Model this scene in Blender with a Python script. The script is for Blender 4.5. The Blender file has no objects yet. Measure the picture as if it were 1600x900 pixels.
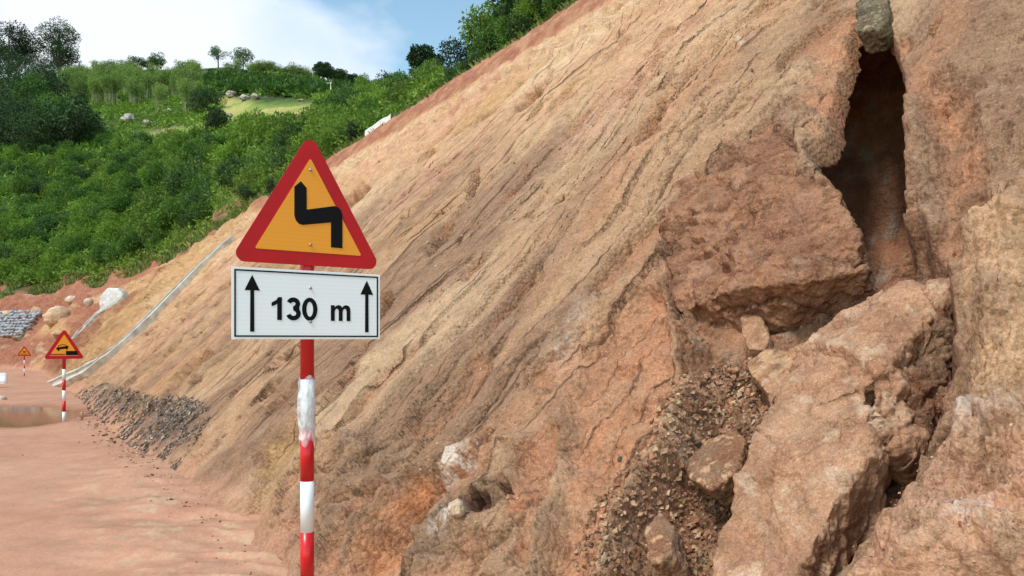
import bpy, bmesh, math, random
import numpy as np
from mathutils import Vector, Matrix, noise as mnoise

# ------------------------------------------------------------------ camera, world, sun, exposure
scene = bpy.context.scene
COL = scene.collection
F, CX, HY, EYE = 1100.0, 800.0, 530.0, 1.7        # focal length / principal point / horizon of the photo, eye height
cam_d = bpy.data.cameras.new('camera'); cam = bpy.data.objects.new('camera', cam_d); COL.objects.link(cam)
cam.location = (0, 0, EYE); cam.rotation_euler = (math.pi/2, 0, 0)
cam_d.sensor_width = 36; cam_d.lens = 36*F/1600; cam_d.shift_y = 80/1600; cam_d.clip_start = .05; cam_d.clip_end = 6000
scene.camera = cam

SUN_EL, SUN_AZ = math.radians(54), math.radians(221)    # azimuth clockwise from +Y
sun_dir = Vector((math.sin(SUN_AZ)*math.cos(SUN_EL), math.cos(SUN_AZ)*math.cos(SUN_EL), math.sin(SUN_EL)))
world = bpy.data.worlds.new('World'); scene.world = world; world.use_nodes = True
nt = world.node_tree; nt.nodes.clear()
def wn(t, **k):
    n = nt.nodes.new(t)
    for a, b in k.items(): setattr(n, a, b)
    return n
wo = wn('ShaderNodeOutputWorld'); bg = wn('ShaderNodeBackground'); bg.inputs['Strength'].default_value = .11
sky = wn('ShaderNodeTexSky', sky_type='NISHITA', sun_disc=False, sun_elevation=SUN_EL, sun_rotation=SUN_AZ, air_density=1.1, dust_density=.6, ozone_density=1.5, altitude=600)
tc = wn('ShaderNodeTexCoord'); mp = wn('ShaderNodeMapping'); mp.inputs['Scale'].default_value = (1, 1, 1.9); mp.inputs['Location'].default_value = (4.7, .3, 2.6)
nz = wn('ShaderNodeTexNoise'); nz.inputs['Scale'].default_value = 2.3; nz.inputs['Detail'].default_value = 9; nz.inputs['Roughness'].default_value = .52
nz2 = wn('ShaderNodeTexNoise'); nz2.inputs['Scale'].default_value = 3.3; nz2.inputs['Detail'].default_value = 6
dot = wn('ShaderNodeVectorMath', operation='DOT_PRODUCT'); dot.inputs[1].default_value = (-.86, .30, .25)   # cloud bank over the valley to the left
ma = wn('ShaderNodeMath', operation='MULTIPLY_ADD'); ma.inputs[1].default_value = .42
ramp = wn('ShaderNodeValToRGB'); ramp.color_ramp.elements[0].position = .655; ramp.color_ramp.elements[1].position = .77
cr2 = wn('ShaderNodeValToRGB'); cr2.color_ramp.elements[0].position = .40; cr2.color_ramp.elements[1].position = .60
cr2.color_ramp.elements[0].color = (4.2, 5.0, 6.2, 1); cr2.color_ramp.elements[1].color = (5.5, 5.8, 6.2, 1)
mixs = wn('ShaderNodeMixRGB'); tint = wn('ShaderNodeMixRGB', blend_type='MULTIPLY'); tint.inputs[0].default_value = 1; tint.inputs[2].default_value = (1.50, 1.56, 1.28, 1)
L = nt.links.new
L(tc.outputs['Generated'], mp.inputs['Vector']); L(mp.outputs[0], nz.inputs['Vector']); L(mp.outputs[0], nz2.inputs['Vector'])
L(tc.outputs['Generated'], dot.inputs[0]); L(dot.outputs['Value'], ma.inputs[0]); L(nz.outputs['Fac'], ma.inputs[2])
L(ma.outputs[0], ramp.inputs[0]); L(nz2.outputs['Fac'], cr2.inputs[0]); L(sky.outputs[0], tint.inputs[1])
L(ramp.outputs[0], mixs.inputs[0]); L(tint.outputs[0], mixs.inputs[1]); L(cr2.outputs[0], mixs.inputs[2]); L(mixs.outputs[0], bg.inputs['Color']); L(bg.outputs[0], wo.inputs['Surface'])

sl = bpy.data.lights.new('sun', 'SUN'); sl.energy = 1.8; sl.angle = math.radians(11); sl.color = (1, .96, .9)
so = bpy.data.objects.new('sun', sl); COL.objects.link(so); so.rotation_euler = (-sun_dir).to_track_quat('-Z', 'Y').to_euler()
vs = scene.view_settings; vs.view_transform = 'Standard'; vs.look = 'None'; vs.exposure = 0.70; vs.gamma = 1; vs.use_curve_mapping = False

# ------------------------------------------------------------------ helpers
rng = np.random.default_rng(7)
random.seed(7)
def smooth(a, b, x):
    t = np.clip((x-a)/(b-a), 0, 1); return t*t*(3-2*t)
_pg = np.random.default_rng(3); _PM = _pg.permutation(4096).astype(np.int32); _ga = _pg.random(4096)*2*math.pi
_GX, _GY = np.cos(_ga).astype(np.float32), np.sin(_ga).astype(np.float32)
def perlin(x, y, z=0.0, seed=0):
    """2-D gradient noise; z only selects another layer"""
    x, y = np.broadcast_arrays(np.asarray(x, np.float32), np.asarray(y, np.float32))
    k = int(seed*131+round(float(np.asarray(z).ravel()[0])*57)) & 4095
    xf, yf = np.floor(x), np.floor(y); fx, fy = x-xf, y-yf
    xi = xf.astype(np.int32)+k; yi = yf.astype(np.int32)
    u, v = fx*fx*fx*(fx*(fx*6-15)+10), fy*fy*fy*(fy*(fy*6-15)+10)
    px0, px1 = _PM[xi & 4095], _PM[(xi+1) & 4095]; y0, y1 = yi & 4095, (yi+1) & 4095
    def g(p, q, dx, dy):
        h = _PM[(p+q) & 4095]; return _GX[h]*(fx-dx)+_GY[h]*(fy-dy)
    a = g(px0, y0, 0, 0); b = g(px1, y0, 1, 0); c = g(px0, y1, 0, 1); d = g(px1, y1, 1, 1)
    a = a+(b-a)*u; c = c+(d-c)*u
    return 1.5*(a+(c-a)*v)
def fbm(x, y, z=0.0, o=4, seed=0, gain=.5):
    s = 0; a = 1
    for i in range(o):
        s = s+a*perlin(x*2**i, y*2**i, np.asarray(z)*2**i, seed+i*17); a *= gain
    return s
def ridged(x, y, z=0.0, o=3, seed=0):
    s = 0; a = 1
    for i in range(o):
        s = s+a*(1-2*np.abs(perlin(x*2**i, y*2**i, np.asarray(z)*2**i, seed+i*13))); a *= .5
    return s
def voro(x, y, seed=0):
    """cell value (0..1) and distance to the nearest cell border, jittered grid"""
    xi, yi = np.floor(x).astype(np.int32), np.floor(y).astype(np.int32); f1 = np.full(x.shape, 9., np.float32); f2 = f1.copy(); val = np.zeros(x.shape, np.float32)
    for dx in (-1, 0, 1):
        for dy in (-1, 0, 1):
            h = _PM[(_PM[(xi+dx+seed*37) & 4095]+yi+dy) & 4095]; h2 = _PM[(h+1) & 4095]
            d = np.hypot(xi+dx+.1+.8*h/4096-x, yi+dy+.1+.8*h2/4096-y); cl = d < f1
            f2 = np.where(cl, f1, np.minimum(f2, d)); val = np.where(cl, h/4096, val); f1 = np.where(cl, d, f1)
    return val, f2-f1
def sdf(poly, X, Y):
    """signed distance to polygon, positive inside"""
    p = np.asarray(poly, float); d = np.full(X.shape, 1e18); ins = np.zeros(X.shape, bool)
    for i in range(len(p)):
        a, b = p[i], p[(i+1) % len(p)]
        ex, ey = b-a; wx, wy = X-a[0], Y-a[1]
        t = np.clip((wx*ex+wy*ey)/(ex*ex+ey*ey+1e-12), 0, 1)
        d = np.minimum(d, (wx-ex*t)**2+(wy-ey*t)**2)
        c = ((a[1] <= Y) & (b[1] > Y)) | ((b[1] <= Y) & (a[1] > Y))
        xx = a[0]+(Y-a[1])/(ey if abs(ey) > 1e-9 else 1e-9)*ex
        ins ^= c & (X < xx)
    return np.where(ins, 1, -1)*np.sqrt(d)
def lin(c):
    c = np.asarray(c, float)/255
    return np.where(c <= .04045, c/12.92, ((c+.055)/1.055)**2.4)
def mesh_np(name, V, Fq, cols=None, smooth_=True, attr='Col'):
    me = bpy.data.meshes.new(name); V = np.asarray(V, np.float32); Fq = np.asarray(Fq, np.int32); k = Fq.shape[1]
    me.vertices.add(len(V)); me.vertices.foreach_set('co', V.ravel())
    me.loops.add(Fq.size); me.loops.foreach_set('vertex_index', Fq.ravel())
    me.polygons.add(len(Fq)); me.polygons.foreach_set('loop_start', np.arange(0, Fq.size, k, dtype=np.int32))
    me.polygons.foreach_set('loop_total', np.full(len(Fq), k, np.int32))
    me.polygons.foreach_set('use_smooth', np.full(len(Fq), smooth_))
    if cols is not None: set_col(me, cols, attr)
    me.update(calc_edges=True); return me
def set_col(me, cols, attr='Col'):
    a = me.color_attributes.new(attr, 'FLOAT_COLOR', 'POINT'); c = np.ones((len(me.vertices), 4), np.float32); c[:, :3] = cols
    a.data.foreach_set('color', c.ravel())
def grid_faces(r, c):
    i = np.arange(r*c).reshape(r, c)
    return np.stack([i[:-1, :-1], i[:-1, 1:], i[1:, 1:], i[1:, :-1]], -1).reshape(-1, 4)
def obj(name, me, mat=None, parent=None, loc=None, **props):
    o = bpy.data.objects.new(name, me); COL.objects.link(o)
    if mat is not None: me.materials.append(mat)
    if parent is not None: o.parent = parent
    if loc is not None: o.location = loc
    for k, v in props.items(): o[k] = v
    return o
def thing(name, label, cat, loc=(0, 0, 0), rz=0, group=None):
    o = bpy.data.objects.new(name, None); COL.objects.link(o); o.location = loc; o.rotation_euler = (0, 0, rz); o.empty_display_size = .2
    o['label'] = label; o['category'] = cat
    if group: o['group'] = group
    return o
def bm_mesh(name, bm, sm=False):
    me = bpy.data.meshes.new(name); bm.to_mesh(me); bm.free()
    if sm: me.polygons.foreach_set('use_smooth', [True]*len(me.polygons))
    return me
def ray(px, py):                                   # direction of a photo pixel (depth 1 along +Y)
    return np.array([(px-CX)/F, 1.0, (HY-py)/F])
def at(px, py, Y):
    return Vector(ray(px, py)*Y)+Vector((0, 0, EYE))

# ------------------------------------------------------------------ materials
def newmat(name, rough=.9):
    m = bpy.data.materials.new(name); m.use_nodes = True
    b = m.node_tree.nodes['Principled BSDF']; b.inputs['Roughness'].default_value = rough
    return m, m.node_tree, b
def nd(t, kind, **k):
    n = t.nodes.new(kind)
    for a, b in k.items():
        if a in n.inputs.keys(): n.inputs[a].default_value = b
        else: setattr(n, a, b)
    return n
def flat(name, rgb, rough=.5, metal=0, spec=.5, var=.06, scale=30, bump=0):
    m, t, b = newmat(name, rough); c = lin(rgb)
    tcn = nd(t, 'ShaderNodeTexCoord'); n = nd(t, 'ShaderNodeTexNoise', Scale=scale, Detail=5)
    r = nd(t, 'ShaderNodeValToRGB'); r.color_ramp.elements[0].position = .3; r.color_ramp.elements[1].position = .7
    r.color_ramp.elements[0].color = (*(c*(1-var*2)), 1); r.color_ramp.elements[1].color = (*np.minimum(1, c*(1+var)), 1)
    t.links.new(tcn.outputs['Object'], n.inputs['Vector']); t.links.new(n.outputs['Fac'], r.inputs[0]); t.links.new(r.outputs[0], b.inputs['Base Color'])
    b.inputs['Metallic'].default_value = metal; b.inputs['Specular IOR Level'].default_value = spec
    if bump:
        bp = nd(t, 'ShaderNodeBump', Strength=.6, Distance=bump); t.links.new(n.outputs['Fac'], bp.inputs['Height']); t.links.new(bp.outputs[0], b.inputs['Normal'])
    return m
def earth_mat(name, fleck=.35, scale=1.0, bump=.02, rough=.95, con=1.0, groove=False):
    """bare soil: macro colour from the vertex attribute, grain, pale flecks and relief from noise"""
    m, t, b = newmat(name, rough); lk = t.links.new
    b.inputs['Specular IOR Level'].default_value = .15
    at_ = nd(t, 'ShaderNodeAttribute', attribute_name='Col'); tcn = nd(t, 'ShaderNodeTexCoord')
    def noise(s, d, r=.6, vec=None):
        n = nd(t, 'ShaderNodeTexNoise', Scale=s*scale, Detail=d, Roughness=r); lk(vec or tcn.outputs['Object'], n.inputs['Vector']); return n
    def mr(src, a, b_, c, d):
        n = nd(t, 'ShaderNodeMapRange'); n.inputs[1].default_value = a; n.inputs[2].default_value = b_; n.inputs[3].default_value = c; n.inputs[4].default_value = d; lk(src, n.inputs[0]); return n.outputs[0]
    n1 = noise(5, 7, .62); n2 = noise(34, 6, .7); n3 = noise(95, 4, .8)
    def mixc(kind, fac, c1, c2):
        n = nd(t, 'ShaderNodeMixRGB', blend_type=kind)
        for s, v in ((0, fac), (1, c1), (2, c2)):
            if isinstance(v, (int, float)): n.inputs[s].default_value = v
            elif isinstance(v, tuple): n.inputs[s].default_value = v
            else: lk(v, n.inputs[s])
        return n.outputs[0]
    v1 = nd(t, 'ShaderNodeCombineColor')
    a1 = mr(n1.outputs['Fac'], .3, .7, 1-.26*con, 1+.22*con)
    for i in range(3): lk(a1, v1.inputs[i])
    c = mixc('MULTIPLY', 1.0, at_.outputs['Color'], v1.outputs[0])
    v2 = nd(t, 'ShaderNodeCombineColor'); a2 = mr(n2.outputs['Fac'], .30, .70, 1-.30*con, 1+.26*con)
    for i in range(3): lk(a2, v2.inputs[i])
    c = mixc('MULTIPLY', .8, c, v2.outputs[0])
    v3 = nd(t, 'ShaderNodeCombineColor'); a3 = mr(n3.outputs['Fac'], .32, .68, 1-.32*con, 1+.28*con)
    for i in range(3): lk(a3, v3.inputs[i])
    c = mixc('MULTIPLY', 1.0, c, v3.outputs[0])
    # redder and yellower patches
    nh = noise(2.1, 5, .6)
    c = mixc('MIX', mr(nh.outputs['Fac'], .52, .72, 0, .28), c, (.42, .25, .165, 1))
    nh2 = noise(3.3, 6, .65)
    c = mixc('MIX', mr(nh2.outputs['Fac'], .56, .75, 0, .35), c, (.56, .41, .27, 1))
    # pale mineral flecks
    fl = mr(n3.outputs['Fac'], .55, .66, 0, 1); fl2 = mr(n1.outputs['Color'], .40, .62, 0.1, 1)
    mm = nd(t, 'ShaderNodeMath', operation='MULTIPLY'); lk(fl, mm.inputs[0]); lk(fl2, mm.inputs[1])
    mm2 = nd(t, 'ShaderNodeMath', operation='MULTIPLY'); lk(mm.outputs[0], mm2.inputs[0]); mm2.inputs[1].default_value = fleck
    c = mixc('MIX', mm2.outputs[0], c, (.72, .58, .44, 1))
    gv = None
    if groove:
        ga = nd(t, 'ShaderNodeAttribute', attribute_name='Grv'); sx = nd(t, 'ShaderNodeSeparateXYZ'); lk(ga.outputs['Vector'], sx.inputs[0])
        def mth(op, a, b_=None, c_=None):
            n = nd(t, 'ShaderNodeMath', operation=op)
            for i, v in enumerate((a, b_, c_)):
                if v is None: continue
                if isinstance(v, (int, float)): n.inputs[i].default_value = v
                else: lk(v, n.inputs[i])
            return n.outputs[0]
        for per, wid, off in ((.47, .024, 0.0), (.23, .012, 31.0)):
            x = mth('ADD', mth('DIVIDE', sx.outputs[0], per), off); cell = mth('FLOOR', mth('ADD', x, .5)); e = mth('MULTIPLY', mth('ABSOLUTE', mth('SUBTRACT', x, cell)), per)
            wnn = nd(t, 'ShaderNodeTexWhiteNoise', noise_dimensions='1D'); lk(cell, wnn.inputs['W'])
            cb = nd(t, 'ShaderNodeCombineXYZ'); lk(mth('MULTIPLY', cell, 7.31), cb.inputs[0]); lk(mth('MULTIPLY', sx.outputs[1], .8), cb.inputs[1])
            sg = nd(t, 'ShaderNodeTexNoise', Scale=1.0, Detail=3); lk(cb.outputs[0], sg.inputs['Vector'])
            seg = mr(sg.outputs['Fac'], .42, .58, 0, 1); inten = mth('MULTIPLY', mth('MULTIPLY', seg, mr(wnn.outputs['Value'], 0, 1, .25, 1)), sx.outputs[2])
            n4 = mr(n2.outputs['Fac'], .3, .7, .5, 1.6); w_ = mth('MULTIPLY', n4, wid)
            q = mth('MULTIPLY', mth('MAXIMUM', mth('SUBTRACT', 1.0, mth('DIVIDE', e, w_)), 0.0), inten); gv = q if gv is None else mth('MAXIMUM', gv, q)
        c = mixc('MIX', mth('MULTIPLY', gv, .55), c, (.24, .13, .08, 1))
    lk(c, b.inputs['Base Color'])
    # relief
    s1 = nd(t, 'ShaderNodeMath', operation='MULTIPLY_ADD'); lk(n2.outputs['Fac'], s1.inputs[0]); s1.inputs[1].default_value = .32; lk(n1.outputs['Fac'], s1.inputs[2])
    s2 = nd(t, 'ShaderNodeMath', operation='MULTIPLY_ADD'); lk(n3.outputs['Fac'], s2.inputs[0]); s2.inputs[1].default_value = .08; lk(s1.outputs[0], s2.inputs[2])
    vo = nd(t, 'ShaderNodeTexVoronoi', Scale=26*scale); lk(tcn.outputs['Object'], vo.inputs['Vector'])
    s3 = nd(t, 'ShaderNodeMath', operation='MULTIPLY_ADD'); lk(vo.outputs['Distance'], s3.inputs[0]); s3.inputs[1].default_value = -.35*con; lk(s2.outputs[0], s3.inputs[2])
    bp = nd(t, 'ShaderNodeBump', Strength=1.0, Distance=bump); hgt = s3.outputs[0] if gv is None else mth('MULTIPLY_ADD', gv, -1.3, s3.outputs[0]); lk(hgt, bp.inputs['Height']); lk(bp.outputs[0], b.inputs['Normal'])
    return m
M = {}
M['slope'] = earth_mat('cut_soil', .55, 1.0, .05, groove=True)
M['block'] = earth_mat('block_soil', .6, 1.2, .04)
M['mud'] = earth_mat('wet_mud', .12, .8, .014, .5, .42)
def leaf_mat(name, dark, light, rough=.55, trans=.25):
    m, t, b = newmat(name, rough); lk = t.links.new; d, l = lin(dark), lin(light)
    a = nd(t, 'ShaderNodeAttribute', attribute_name='Col'); oi = nd(t, 'ShaderNodeObjectInfo')
    sp = nd(t, 'ShaderNodeSeparateColor'); lk(a.outputs['Color'], sp.inputs[0])
    ad = nd(t, 'ShaderNodeMath', operation='MULTIPLY_ADD'); lk(oi.outputs['Random'], ad.inputs[0]); ad.inputs[1].default_value = .45; lk(sp.outputs[0], ad.inputs[2])
    r = nd(t, 'ShaderNodeValToRGB'); r.color_ramp.elements[0].position = .1; r.color_ramp.elements[1].position = 1.15 if False else 1.0
    r.color_ramp.elements[0].color = (*d, 1); r.color_ramp.elements[1].color = (*l, 1)
    lk(ad.outputs[0], r.inputs[0]); lk(r.outputs[0], b.inputs['Base Color']); b.inputs['Specular IOR Level'].default_value = .25
    tr = nd(t, 'ShaderNodeBsdfTranslucent'); lk(r.outputs[0], tr.inputs['Color']); mx = nd(t, 'ShaderNodeMixShader'); mx.inputs[0].default_value = trans
    out = t.nodes['Material Output']; lk(b.outputs[0], mx.inputs[1]); lk(tr.outputs[0], mx.inputs[2]); lk(mx.outputs[0], out.inputs['Surface'])
    return m

# ------------------------------------------------------------------ geometry of the cut: toe line along the road, face rising at 44 degrees
AL = math.radians(44); CA, SA = math.cos(AL), math.sin(AL)
S = np.linspace(-6, 150, 3121); ds = S[1]-S[0]
hd = math.atan2(.818, -.575)+math.radians(62)*smooth(52, 84, S)
i0 = np.argmin(np.abs(S)); tx = np.cumsum(np.cos(hd))*ds; ty = np.cumsum(np.sin(hd))*ds
TX = tx-tx[i0]+.818*1.46; TY = ty-ty[i0]+.575*1.46
NXs, NYs = np.sin(hd), -np.cos(hd)
TZ = -.5*smooth(22, 52, S)
LS = np.interp(S, [-6, 12, 24, 40, 55, 66, 80, 150], [15.2, 14.8, 13.1, 12.4, 10.8, 9.0, 7.2, 6.5])
def surf(s, v, h=0.0):
    nx, ny = np.interp(s, S, NXs), np.interp(s, S, NYs)
    return np.stack([np.interp(s, S, TX)+nx*(v*CA-h*SA), np.interp(s, S, TY)+ny*(v*CA-h*SA), np.interp(s, S, TZ)+v*SA+h*CA], -1)
def project(P):
    return CX+F*P[..., 0]/P[..., 1], HY-F*(P[..., 2]-EYE)/P[..., 1]
U2 = np.array([-.575, .818, 0]); N2 = np.array([.818, .575, 0]); NN = np.array([-N2[0]*SA, -N2[1]*SA, CA])
def on_plane(px, py, h=0.0):
    """world point where a photo ray meets the cut face raised by h"""
    d = ray(px, py); o = np.array([0, 0, EYE]); p0 = N2*1.46+NN*h
    t = np.dot(p0-o, NN)/np.dot(d, NN); return o+d*t
def P0(px, py, h=0.0):
    q = on_plane(px, py, h)-NN*h
    return project(q)
def poly0(pts, h=0.0):
    return [P0(p[0], p[1], p[2] if len(p) > 2 else h) for p in pts]
def sv(px, py, h=0.0):
    q = on_plane(px, py, h)-NN*h
    return float(np.dot(q, U2)), float(q[2]/SA)

# columns: photo x; rows: distance up the face
pxs = np.concatenate([np.linspace(2500, 1660, 50), np.arange(1650, -40, -2.3), np.linspace(-45, -420, 30)])
vr = [-.7]
while vr[-1] < 15.2: vr.append(vr[-1]+.0078+.0023*max(0, vr[-1]))
wr = np.array(vr); wr = np.where(wr < 0, wr, wr/wr[-1]*15.2)
NR, NC = len(wr), len(pxs)
SS = np.zeros((NR, NC)); VV = np.zeros((NR, NC))
for j in range(NR):
    vv = wr[j] if wr[j] < 0 else wr[j]/15.2*LS
    X = TX+NXs*vv*CA; Y = TY+NYs*vv*CA
    ok = Y > .15
    p = CX+F*X[ok]/Y[ok]; s_ = S[ok]
    o = np.argsort(p)
    SS[j] = np.interp(pxs, p[o], s_[o]); VV[j] = np.interp(SS[j], S, vv if np.ndim(vv) else np.full(S.shape, vv))
base = surf(SS, VV); PX, PY = project(base)
LL = np.interp(SS, S, LS); REL = VV/LL
H = np.zeros((NR, NC))
TAN = lin((204, 162, 124)); CREAM = lin((218, 186, 148)); GREYB = lin((150, 116, 90)); ORANGE = lin((186, 130, 96)); RED = lin((164, 106, 82)); DBROWN = lin((112, 74, 54)); PINK = lin((208, 154, 128)); WHITE = lin((225, 208, 192)); OCH = lin((198, 156, 108)); MUD = lin((196, 144, 114))
C = np.zeros((NR, NC, 3)); C[:] = TAN
def blend(col, w):
    global C
    C += (col-C)*np.clip(w, 0, 1)[..., None]
# broad undulation and fall-line streaks
near = smooth(14, 5, SS)
W1 = fbm(SS*.45, VV*.3, 0, 4, 1); W2 = fbm(SS*1.6, VV*.35, 3, 4, 2); W3 = fbm(SS*2.3, VV*1.6, 5, 5, 3)
flatm = smooth(17, 11, SS)*smooth(1.9, 2.7, SS+.2*W1)*smooth(.92, .66, REL)*smooth(.4, 1.4, VV)
H += .12*W1*smooth(0, 2, VV)+(.075*W2+.045*W3)*(1-.6*flatm)
R1 = ridged(SS*1.1+.3*W1, VV*.9, 0, 3, 9); H += .028*R1*smooth(.3, .7, REL+.3*W1)*(1-.6*flatm)
# colour zones
blend(CREAM, smooth(.0, .7, fbm(SS*.35, VV*.22, 0, 4, 21))*.75)
blend(OCH, smooth(-.1, .6, fbm(SS*.3, VV*.35, 0, 4, 22))*smooth(6, 14, SS)*.85)
blend(PINK, smooth(.15, .8, fbm(SS*.5, VV*.25, 9, 4, 23))*.55)
lowz = smooth(.68, .34, REL+.14*W1)*smooth(30, 12, SS)*(.45+.55*smooth(-.3, .4, fbm(SS*.7, VV*.16, 2, 4, 24)))
blend(GREYB, lowz*.95)
blend(ORANGE, smooth(.25, .8, fbm(SS*1.3, VV*.25, 4, 4, 25))*.4)
# warped photo-plane coordinates for irregular feature edges
wx = PX+9*fbm(SS*4, VV*4, 1, 3, 31)+2.0*fbm(SS*12, VV*12, 1, 3, 33); wy = PY+9*fbm(SS*4, VV*4, 7, 3, 32)+2.0*fbm(SS*12, VV*12, 4, 3, 34)
# furrows left by the digger teeth: shingled steps running down the fall line
wob = .16*fbm(SS*.5, VV*.22, 0, 3, 41)+.03*fbm(SS*3, VV*1.5, 0, 2, 42)
fm = smooth(17, 11, SS)*smooth(1.9, 2.7, SS+.2*W1)*smooth(.92, .66, REL)*smooth(.4, 1.4, VV)
for per, amp, nd_, sd_ in ((.47, .11, 0, 43),):
    ph = (SS+wob+.012*VV)/per; cell = np.floor(ph); fr = ph-cell
    hsh = np.modf(np.abs(np.sin(cell*12.9898+sd_)*43758.5453))[0]
    seg = smooth(-.25, .2, perlin(cell*7.3, VV*.5, 0, sd_)+.12)
    saw = np.where(fr < .14, fr/.14, 1-(fr-.14)/.86)          # short riser facing back down the road, long tread
    H += fm*(.15+.85*hsh*hsh)*seg*amp*(saw-.5)
ph2 = (SS+.05*fbm(SS*2, VV*.6, 0, 3, 45))/.085; H += fm*.008*np.sin(ph2*6.28)*smooth(-.2, .4, perlin(SS*2, VV*.8, 0, 46))
# long cracks and crumbled pockets down the fall line
ck = np.abs(perlin(SS*1.1+.25*fbm(SS*3, VV*2, 0, 3, 61), VV*.22, 0, 62)); ck = smooth(.035, .0, ck)*smooth(.0, .35, perlin(SS*.9, VV*.5, 0, 63)); H -= .07*ck; blend(DBROWN*1.3, ck*.45)
pk = smooth(.42, .62, fbm(SS*1.9, VV*.8, 0, 4, 64)); H -= .10*pk*smooth(0, 1, VV); blend(ORANGE*.9, pk*.5)

def feature(pts, depth, edge, h=0.0, col=None, mode='min', colw=1.0, rough=0, seed=0, cedge=None, speck=False, wk=1.0):
    """carve (or raise) a polygon given in photo coordinates on the face"""
    global H, C
    pl = np.array(poly0(pts, h)); m = 60
    bx = (PX > pl[:, 0].min()-m) & (PX < pl[:, 0].max()+m) & (PY > pl[:, 1].min()-m) & (PY < pl[:, 1].max()+m)
    if not bx.any(): return
    d = sdf(pl, PX[bx]+wk*(wx[bx]-PX[bx]), PY[bx]+wk*(wy[bx]-PY[bx])); k = smooth(0, edge, d); hb = H[bx]
    if mode == 'min': H[bx] = hb+(depth-hb*.0)*k
    elif mode == 'to': H[bx] = hb*(1-k)+(depth+(rough*fbm(SS[bx]*4, VV[bx]*4, 0, 4, 60+seed) if rough else 0))*k
    elif mode == 'deepest': H[bx] = np.minimum(hb, hb*(1-k)+depth*k)
    if col is not None:
        w = smooth(0, cedge or edge*.5, d)*colw*(.45+.55*smooth(-.35, .15, fbm(SS[bx]*5, VV[bx]*3, 1, 4, 77))); w = w*smooth(-.5, .1, fbm(SS[bx]*14, VV[bx]*9, 1, 4, 78, .65)) if speck else w; C[bx] += (np.asarray(col)-C[bx])*w[:, None]

# ---- landslide scar on the right with a deep cleft
trough = [(1218, 110), (1245, 20), (1330, -20), (1400, 0), (1425, 150), (1435, 250), (1440, 340), (1330, 320), (1245, 240)]
feature(trough, -.22, 75, col=ORANGE*1.08, mode='to', rough=.02, cedge=60, colw=.85)
scar = [(1036, 330), (1060, 288), (1140, 226), (1190, 184), (1238, 196), (1262, 270), (1330, 290), (1445, 330), (1496, 430), (1494, 560), (1455, 650), (1400, 760), (1290, 900), (1180, 1010), (900, 1010), (955, 800), (1048, 650), (1050, 560), (1036, 450)]
feature(scar, -.34, 42, col=lin((140, 100, 76)), mode='to', rough=.07, cedge=14)
# the cleft runs back and up into the hill
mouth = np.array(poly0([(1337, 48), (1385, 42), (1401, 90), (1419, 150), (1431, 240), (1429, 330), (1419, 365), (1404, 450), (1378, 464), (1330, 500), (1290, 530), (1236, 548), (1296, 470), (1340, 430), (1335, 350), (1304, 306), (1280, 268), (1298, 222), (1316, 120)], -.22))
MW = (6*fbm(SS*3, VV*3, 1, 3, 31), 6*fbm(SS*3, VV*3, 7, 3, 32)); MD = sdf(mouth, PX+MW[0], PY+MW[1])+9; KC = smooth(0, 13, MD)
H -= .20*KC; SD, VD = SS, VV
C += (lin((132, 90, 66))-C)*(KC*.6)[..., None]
# broken skin left of the scar: orange bare strip
strip = [(1000, 425), (1042, 440), (1050, 560), (1040, 660), (960, 800), (905, 1000), (800, 1000), (850, 760), (868, 610), (905, 520), (950, 465)]
feature(strip, -.17, 24, col=ORANGE*1.05, mode='to', rough=.06, cedge=30, colw=.85)
feature([(1038, 478), (1058, 486), (1058, 558), (1040, 562)], -.16, 8, col=ORANGE*.7)
feature([(1028, 335), (1044, 322), (1054, 440), (1052, 480), (1038, 480)], -.14, 7, col=DBROWN, colw=.7)
# right flank and skin
feature([(1395, -30), (1440, 95), (1470, 115), (1535, 135), (1560, 280), (1500, 330), (1490, 430), (1450, 340), (1436, 240)], -.10, 45, col=ORANGE, mode='to', rough=.06, cedge=50, colw=.8)
feature([(1490, 330), (1560, 270), (1640, 240), (1800, 250), (1900, 1000), (1290, 1010), (1310, 900), (1420, 760), (1470, 660), (1500, 560)], .10, 60, col=TAN*.95, mode='to', rough=.10, seed=4)
feature([(1450, 700), (1600, 640), (1750, 650), (1800, 1000), (1300, 1000)], .12, 70, mode='min', col=PINK, colw=.5)
# hollows
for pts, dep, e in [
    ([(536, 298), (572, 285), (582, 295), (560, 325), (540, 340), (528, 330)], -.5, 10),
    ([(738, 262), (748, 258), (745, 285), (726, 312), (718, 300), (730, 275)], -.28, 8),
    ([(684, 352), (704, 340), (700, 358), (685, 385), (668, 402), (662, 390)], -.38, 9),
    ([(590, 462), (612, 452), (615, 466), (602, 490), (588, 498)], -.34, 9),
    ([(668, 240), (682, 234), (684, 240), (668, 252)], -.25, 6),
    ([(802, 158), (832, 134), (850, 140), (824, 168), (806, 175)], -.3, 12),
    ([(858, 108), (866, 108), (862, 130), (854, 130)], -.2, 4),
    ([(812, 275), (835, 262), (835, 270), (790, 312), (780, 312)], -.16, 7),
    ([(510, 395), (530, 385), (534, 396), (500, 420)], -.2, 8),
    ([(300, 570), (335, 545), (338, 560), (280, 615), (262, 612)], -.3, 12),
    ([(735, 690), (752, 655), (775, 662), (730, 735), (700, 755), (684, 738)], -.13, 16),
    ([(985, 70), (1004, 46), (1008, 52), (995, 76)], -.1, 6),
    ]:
    feature(pts, dep*1.5, e*.8, col=ORANGE*.8, colw=.9, cedge=6, wk=.2)
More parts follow.
